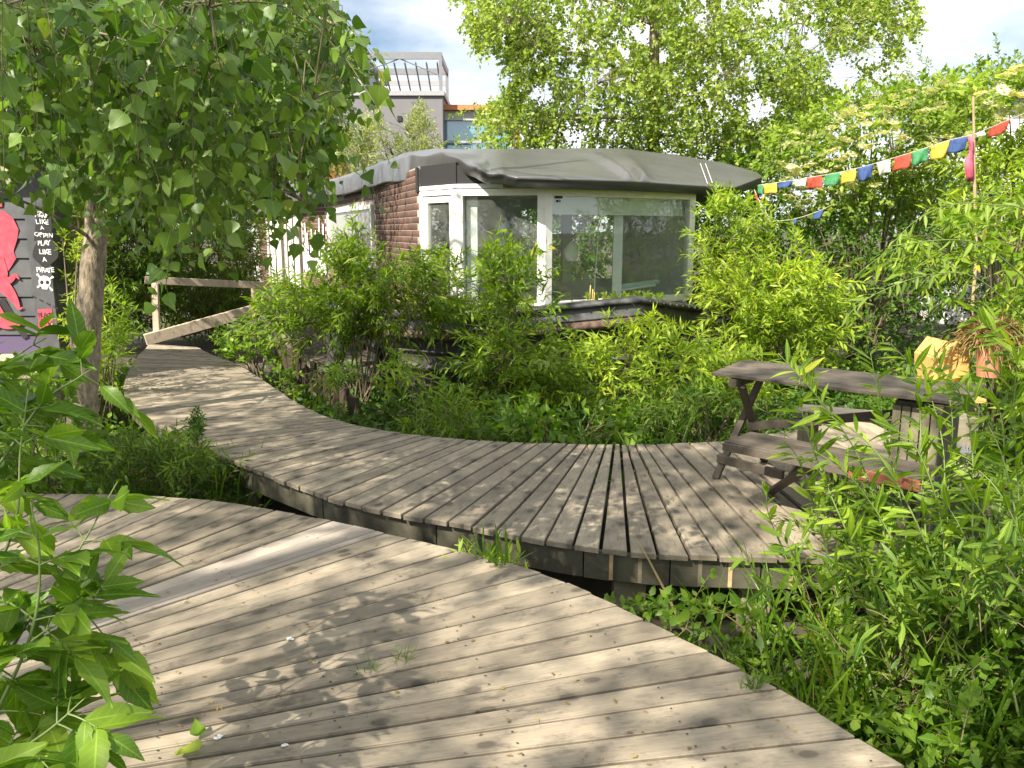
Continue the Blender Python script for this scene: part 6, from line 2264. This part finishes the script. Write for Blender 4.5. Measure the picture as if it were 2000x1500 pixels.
# ---- traced sprays close to the camera
def spray(name, label, cat, base, stems_px, leaf, size, mat, m, spread, hang, jit, stem_r, limit=300, rows=8, petiole=0.0, teeth=0.0, twigs=0, twig=.2, t0=.12, pairs=False):
    base = np.array(base, float)
    root = thing(name, label, cat, base)
    allP, allT = [], []
    for sp_ in stems_px:
        c = catmull(np.array([U(*p_) for p_ in sp_]), 10)
        lens = np.concatenate([[0], np.cumsum(np.linalg.norm(np.diff(c, axis=0), axis=1))])
        mb = MB()
        mb.tube(c, np.linspace(stem_r, stem_r * .3, len(c)), 6)
        mb.build('stem', M['greenstem'], root, smooth=True)
        mm = max(5, int(m * lens[-1]))
        for i in range(mm):
            u = (t0 + (1 - t0) * (i + random.random() * .6) / mm) * lens[-1]
            p_ = np.array([np.interp(u, lens, c[:, j]) for j in range(3)])
            p2 = np.array([np.interp(min(u + .02, lens[-1]), lens, c[:, j]) for j in range(3)])
            p1 = np.array([np.interp(max(u - .02, 0), lens, c[:, j]) for j in range(3)])
            t_ = norm(p2 - p1)
            s0 = norm(np.cross(t_, rng.normal(size=3)))
            ph = i * 2.4
            s1 = s0 * math.cos(ph) + np.cross(t_, s0) * math.sin(ph)
            sides_ = (s1, -s1) if pairs else (s1,)
            for s_ in sides_:
                if twigs and random.random() < .85:
                    # a leaf of several leaflets on a short stalk
                    ax = norm(s_ * 1.0 + t_ * .6 + np.array([0, 0, -.1]))
                    ln = twig * random.uniform(.7, 1.2)
                    pth = np.array([p_ + ax * ln * q_ + np.array([0, 0, -.25 * ln * q_ * q_]) for q_ in np.linspace(0, 1, 6)])
                    mb = MB()
                    mb.tube(pth, np.linspace(.0025, .0012, 6), 5)
                    mb.build('leaf_stalk', M['greenstem'], root)
                    lat = norm(np.cross(ax, np.array([0, 0, 1.0]) + rng.normal(0, .3, 3)))
                    for q_, sg in ((.45, 1), (.45, -1), (.75, 1), (.75, -1), (1.0, 0)):
                        allP.append(p_ + ax * ln * q_ + np.array([0, 0, -.25 * ln * q_ * q_]))
                        allT.append(norm(ax * (.7 if sg else 1) + lat * sg * .9 + np.array([0, 0, -.3])))
                else:
                    allP.append(p_)
                    allT.append(norm(t_ * math.cos(spread) + s_ * math.sin(spread) + np.array([0, 0, -hang]) + rng.normal(0, .12, 3)))
    P, T = np.array(allP), np.array(allT)
    S = size * rng.uniform(.6, 1.2, len(P))
    B, T, N = leaf_frames(T, np.array([0, 0, 1.0]), jit)
    pr = project(P)
    vis = (pr[:, 0] > -40) & (pr[:, 0] < 2040) & (pr[:, 1] > -40) & (pr[:, 1] < 1540)
    o_ = np.argsort(-np.where(vis, S / pr[:, 2], 0))
    a_, b_ = o_[:limit], o_[limit:]
    leaf_objects(leaf, mat, root, P[a_], B[a_], T[a_], N[a_], S[a_], rows, petiole, teeth)
    if len(b_):
        V, Fc = leaf_cloud(leaf_shape(leaf, 4, .1, .15), P[b_], B[b_], T[b_], N[b_], S[b_])
        fo = obj('foliage', np_mesh('foliage', V, Fc), L[mat], root)
        fo['kind'] = 'stuff'
    return root


spray('elder_sapling', 'big leaved elder shoots leaning into the picture at the left edge', 'plant', (-1.75, 1.6, -.42),
      [[(-120, 1640, 1.7), (-20, 1420, 1.75), (60, 1240, 1.8), (78, 1100, 1.85), (60, 980, 1.85)],
       [(-120, 1400, 1.75), (-10, 1310, 1.85), (70, 1190, 1.95), (150, 1080, 2.05), (230, 940, 2.15)],
       [(-120, 1250, 1.9), (-30, 1150, 2.0), (30, 1020, 2.1), (40, 880, 2.15), (55, 760, 2.2)],
       [(-140, 1050, 2.1), (-20, 930, 2.2), (80, 790, 2.3), (150, 740, 2.35), (190, 715, 2.4)],
       [(-140, 1560, 1.6), (-20, 1500, 1.65), (90, 1430, 1.7), (170, 1360, 1.75)],
       [(-100, 1350, 1.7), (10, 1290, 1.8), (110, 1220, 1.85), (200, 1190, 1.9)],
       [(-140, 860, 2.2), (-40, 760, 2.35), (40, 690, 2.45), (90, 660, 2.5)]],
      'lance', .135, 'lush', 8, .9, .35, .6, .006, limit=300, rows=12, teeth=.05, twigs=1, twig=.12, pairs=True, t0=.25)
spray('willow_shoots', 'tall slender willow shoots rising in front of the picnic table', 'plant', (1.6, 3.2, -.42),
      [[(1800, 1400, 3.0), (1740, 1100, 3.1), (1680, 900, 3.2), (1600, 780, 3.3), (1520, 690, 3.35)],
       [(1790, 1380, 3.1), (1770, 1050, 3.2), (1730, 850, 3.3), (1700, 690, 3.4)],
       [(1830, 1380, 3.0), (1810, 1080, 3.1), (1800, 900, 3.2), (1790, 740, 3.3), (1740, 670, 3.35)],
       [(1700, 1400, 3.3), (1640, 1180, 3.4), (1600, 1020, 3.5), (1560, 900, 3.5), (1530, 860, 3.5)],
       [(1640, 1380, 3.4), (1590, 1220, 3.5), (1540, 1100, 3.6), (1500, 1000, 3.6), (1500, 950, 3.6)],
       [(1860, 1380, 2.9), (1850, 1150, 3.0), (1830, 980, 3.1), (1780, 860, 3.15), (1730, 840, 3.2)],
       [(1760, 1400, 3.2), (1700, 1220, 3.2), (1680, 1060, 3.3), (1690, 960, 3.3)],
       [(1930, 1400, 2.8), (1920, 1180, 2.9), (1880, 1040, 3.0), (1830, 960, 3.1)],
       [(1860, 1300, 3.3), (1850, 1000, 3.5), (1860, 820, 3.6), (1830, 690, 3.7)]],
      'willow', .115, 'willow', 44, .8, .2, .5, .005, limit=300, rows=6, t0=.2)
spray('willow_shoots', 'crowded willow shoots along the right edge beside the table', 'plant', (2.4, 3.3, -.42),
      [[(2050, 1400, 2.9), (2000, 1100, 3.0), (1960, 900, 3.1), (1900, 780, 3.2), (1860, 740, 3.2)],
       [(2080, 1350, 3.1), (2040, 1000, 3.3), (1990, 800, 3.4), (1930, 700, 3.4)],
       [(2100, 1200, 3.2), (2060, 950, 3.4), (2020, 760, 3.5), (1950, 650, 3.6)],
       [(2040, 1350, 2.7), (1990, 1180, 2.8), (1940, 1040, 2.9), (1890, 960, 3.0)],
       [(2080, 1250, 2.8), (2010, 1080, 2.9), (1950, 960, 3.0), (1890, 900, 3.1)],
       [(2120, 1100, 3.2), (2080, 900, 3.4), (2000, 700, 3.6), (1900, 620, 3.7)],
       [(1990, 1400, 2.6), (1960, 1260, 2.7), (1930, 1140, 2.75), (1890, 1080, 2.8)],
       [(2100, 900, 3.6), (2040, 720, 3.8), (1980, 640, 3.9), (1880, 600, 4.0)]],
      'willow', .115, 'willow', 46, .8, .25, .5, .005, limit=300, rows=6, t0=.1)
spray('willow_shoots', 'leaning willow shoots crossing the table top and bench', 'plant', (1.9, 3.0, -.42),
      [[(1900, 1420, 2.8), (1840, 1150, 2.9), (1760, 960, 3.0), (1690, 860, 3.05), (1600, 800, 3.1)],
       [(1880, 1420, 3.0), (1850, 1050, 3.1), (1840, 860, 3.2), (1800, 720, 3.3)],
       [(1920, 1400, 2.9), (1900, 1100, 3.0), (1900, 900, 3.1), (1880, 780, 3.2), (1820, 700, 3.25)],
       [(1780, 1400, 3.0), (1700, 1150, 3.1), (1620, 960, 3.2), (1570, 820, 3.3), (1560, 720, 3.35)],
       [(1840, 1400, 2.9), (1780, 1200, 3.0), (1740, 1050, 3.1), (1660, 930, 3.15), (1590, 880, 3.2)],
       [(1940, 1400, 2.9), (1950, 1050, 3.1), (1960, 850, 3.2), (1930, 740, 3.3)],
       [(1700, 1380, 3.4), (1660, 1240, 3.4), (1620, 1120, 3.45), (1560, 1050, 3.5)],
       [(1980, 1300, 2.9), (1990, 1000, 3.2), (1980, 800, 3.3), (1990, 680, 3.4)]],
      'willow', .12, 'willow', 42, .8, .25, .5, .005, limit=300, rows=6, t0=.2)
spray('willow_branch', 'long bare willow branch arching at the right above the hutch', 'plant', U(2030, 640, 6.2) * np.array([1, 1, 0]) + np.array([0, 0, -.42]),
      [[(2080, 640, 6.2), (2020, 430, 6.2), (1930, 400, 6.1), (1860, 400, 6.0), (1790, 430, 5.9), (1720, 500, 5.8)],
       [(2020, 560, 6.2), (1920, 480, 6.0), (1820, 470, 5.9), (1740, 490, 5.8), (1680, 530, 5.7)],
       [(2000, 620, 6.2), (1900, 540, 6.0), (1800, 540, 5.9), (1700, 580, 5.8), (1650, 620, 5.7)]],
      'willow', .13, 'olive', 22, .8, .25, .6, .006, limit=200, rows=5, t0=.25)
# grassy weeds growing through the gap of the two decks
weed = thing('deck_weeds', 'bright grass and willow seedlings growing in the gap between the decks', 'weeds', G(960, 1090, -.4))
small_tuft(weed, [np.array([*G(x, 1068 + (x - 880) * .26)[:2], -.12]) for x in rng.uniform(872, 1020, 26)], 'willow', .075, 'seed', 7, .16, spread=.8, rows=4)
small_tuft(weed, [np.array([*G(x, 1068 + (x - 880) * .26)[:2], -.1]) for x in rng.uniform(930, 1000, 14)], 'blade', .24, 'lush', 2, .08, spread=.35, rows=5, name='grass_blades')
weed2 = thing('deck_weeds', 'tuft of grass and vines beside the support post', 'weeds', G(1250, 1130, -.2))
small_tuft(weed2, [np.array([*G(x, 1110)[:2] + np.array([0, .0]), -.22]) for x in rng.uniform(1190, 1300, 16)], 'ovate', .06, 'herb', 6, .14, spread=.9, rows=3, sag=.6)
for px, py, lab in ((1466, 1345, 'feathery green tuft near the right edge of the deck'), (715, 1312, 'tiny left grass tuft in a deck joint'), (788, 1290, 'tiny right grass tuft in a deck joint')):
    t_ = thing('grass_tuft', lab, 'grass tuft', G(px, py), 'grass tufts in the deck joints')
    small_tuft(t_, [G(px, py) + np.array([random.uniform(-.035, .035), random.uniform(-.006, .006), -.01]) for _ in range(12 if px > 1000 else 8)], 'blade', .07 if px > 1000 else .05, 'herb', 4, .05, spread=.5, rows=2)

# ---- litter on the deck
def fallen(px, py, leaf, size, mat, label, yaw, curl=.35):
    p_ = G(px, py, .0)
    o_ = obj('fallen_leaf', np_mesh('fallen_leaf', *leaf_shape(leaf, 9, .16, -curl, petiole=.35, teeth=.05)), L[mat])
    o_.location = (p_[0], p_[1], .012)
    o_.scale = (size,) * 3
    o_.rotation_euler = (.05, .08, yaw)
    tag(o_, label, 'leaf', 'fallen leaves on the near deck')


fallen(345, 1462, 'round', .10, 'seed', 'larger yellow green fallen leaf on the deck, lower left', -2.2)
fallen(392, 1450, 'poplar', .055, 'lush', 'curled darker green fallen leaf right of the yellow one', .6, .7)
fallen(283, 1064, 'willow', .11, 'lush', 'pale green fallen leaf on the far side of the near deck', 1.6)
berry = thing('orange_husk', 'small round orange brown husk on the deck', 'husk', G(242, 1352))
mb = MB()
c = G(242, 1352)
mb.tube([c + np.array([0, 0, z_]) for z_ in (.002, .008, .018, .027, .031)], [.008, .017, .02, .014, .004], 9)
mb.build('husk', M['terracotta'], berry)
for px, py, s_, lab in ((565, 1248, .022, 'ragged white scrap on the deck left of centre'), (425, 1440, .018, 'white scrap beside the curled green leaf'), (555, 1456, .014, 'small grey white scrap near the bottom edge')):
    c = G(px, py, .003)
    mb = MB()
    n = 9
    mb.prism([c + np.array([math.cos(q) * s_ * random.uniform(.4, 1.2), math.sin(q) * s_ * random.uniform(.3, .8), 0]) for q in np.linspace(0, 2 * math.pi, n, endpoint=False)], (0, 0, .002))
    tag(mb.build('paper_scrap', M['white_paint']), lab, 'scrap', 'white scraps on the near deck')

# crumbs of dead leaf and bud scales lying on both decks
def litter(name, label, pxs, n, size):
    q = []
    while len(q) < n:
        x_, y_ = rng.uniform(0, 1), rng.uniform(0, 1)
        p_ = np.array([pxs[0] + x_ * (pxs[1] - pxs[0]), pxs[2] + y_ * (pxs[3] - pxs[2])])
        if pxs[4](p_):
            q.append(G(p_[0], p_[1], .006))
    P_ = np.array(q)
    T_ = norm(np.c_[rng.normal(size=(n, 2)), rng.normal(0, .1, n)])
    B, T_, N = leaf_frames(T_, np.array([0, 0, 1.0]), .25)
    V, Fc = leaf_cloud(leaf_shape('ovate', 2, .2, .2), P_, B, T_, N, size * rng.uniform(.4, 1.3, n))
    tag(obj(name, np_mesh(name, V, Fc), L['straw']), label, 'litter', kind='stuff')


near_poly = [(x_, y_ + 12) for x_, y_ in DECK_EDGE_PX] + [(1700, 1500), (60, 1500), (60, 980)]
walk_poly = [a_ for a_, b_ in WALK] + [b_ for a_, b_ in WALK][::-1]
litter('leaf_litter', 'crumbs of dead leaf scattered on the near deck', (0, 1800, 960, 1500, lambda p_: in_poly(p_[None], near_poly)[0]), 170, .020)
litter('leaf_litter', 'crumbs of dead leaf scattered on the curved walkway', (240, 1700, 670, 1090, lambda p_: in_poly(p_[None], walk_poly)[0]), 150, .022)


# ---- ground cover
def grass(name, label, pxy, n, h, mat):
    A = np.array([[*p_, -.45] for p_ in pxy])
    idx = rng.integers(0, len(A), n)
    P_ = A[idx] + np.c_[rng.normal(0, .16, (n, 2)), np.zeros(n)]
    T_ = norm(rng.normal(0, .32, (n, 3)) + np.array([0, 0, 1.0]))
    B, T_, N = leaf_frames(T_, rng.normal(size=(n, 3)), .3)
    V, Fc = leaf_cloud(leaf_shape('grass', 5, .1, .55), P_, B, T_, N, h * rng.uniform(.5, 1.25, n))
    tag(obj(name, np_mesh(name, V, Fc), L[mat]), label, 'grass', kind='stuff')


grass('grass', 'long green grass blades growing behind the walkway edge', [G(x_, 862, 0)[:2] + np.array([0, .5]) for x_ in np.linspace(760, 1500, 40)], 260, .6, 'herb')
grass('grass', 'thin grass blades mixed in the lower right undergrowth', [G(x_, 1180 + (x_ - 1320) * .36, 0)[:2] + np.array([.45, .1]) for x_ in np.linspace(1330, 2000, 22)], 420, .66, 'lush')
grass('grass', 'dry straw coloured stalks standing in the undergrowth on the right', [G(x_, 1180 + (x_ - 1320) * .30, 0)[:2] + np.array([.5, .1]) for x_ in np.linspace(1330, 2000, 14)], 26, .8, 'straw')
grass('grass', 'grass blades between the two decks and round the poplar', [G(x_, 930, 0)[:2] + np.array([0, .3]) for x_ in np.linspace(150, 420, 16)], 260, .5, 'herb')


def carpet(name, label, poly_xy, n, leaf, size, mat, h):
    poly_xy = np.array(poly_xy, float)
    lo, hi = poly_xy.min(0), poly_xy.max(0)
    q = rng.uniform(lo, hi, (n * 3, 2))
    q = q[in_poly(q, poly_xy)][:n]
    A = np.c_[q, np.full(len(q), -.46)]
    D = norm(rng.normal(0, .4, A.shape) + np.array([0, 0, 1.0]))
    Ln = h * rng.uniform(.5, 1.3, len(A))
    P, T, path = twig_leaves(A, D, Ln, 7, .2, .9, .1, .5)
    B, T, N = leaf_frames(T, np.array([0, 0, 1.0]), .5)
    V, Fc = leaf_cloud(leaf_shape(leaf, 1), P, B, T, N, size * rng.uniform(.6, 1.2, len(P)))
    tag(obj(name, np_mesh(name, V, Fc), L[mat]), label, 'ground cover', kind='stuff')


carpet('ground_cover', 'low leafy ground cover right of the near deck', [(1.3, 2.0), (.7, 3.1), (.4, 3.6), (2.2, 4.0), (4.5, 4.2), (4.5, 1.0), (1.8, .5)], 1500, 'ovate', .07, 'herb', .3)
carpet('ground_cover', 'low ground cover behind the walkway and under the boat', [(-3.6, 10.5), (-1.6, 7.6), (0, 6.3), (2.2, 6.3), (5, 7), (5, 11), (1, 9.5), (-1, 9.6), (-2.4, 12)], 2600, 'ovate', .08, 'dark', .3)
carpet('ground_cover', 'low ground cover on the bank at the far right', [(3.0, 4.0), (9, 3.0), (12, 12), (4.5, 12), (3.4, 6.5)], 3000, 'ovate', .09, 'herb', .35)
carpet('ground_cover', 'low ground cover left of the walkway round the poplar', [(-3.0, 4.9), (-1.5, 4.7), (-1.6, 5.2), (-2.9, 6.5), (-4.2, 8.7), (-5.2, 11.3), (-9, 12), (-9, 5), (-5, 4.6)], 3000, 'ovate', .08, 'lush', .32)
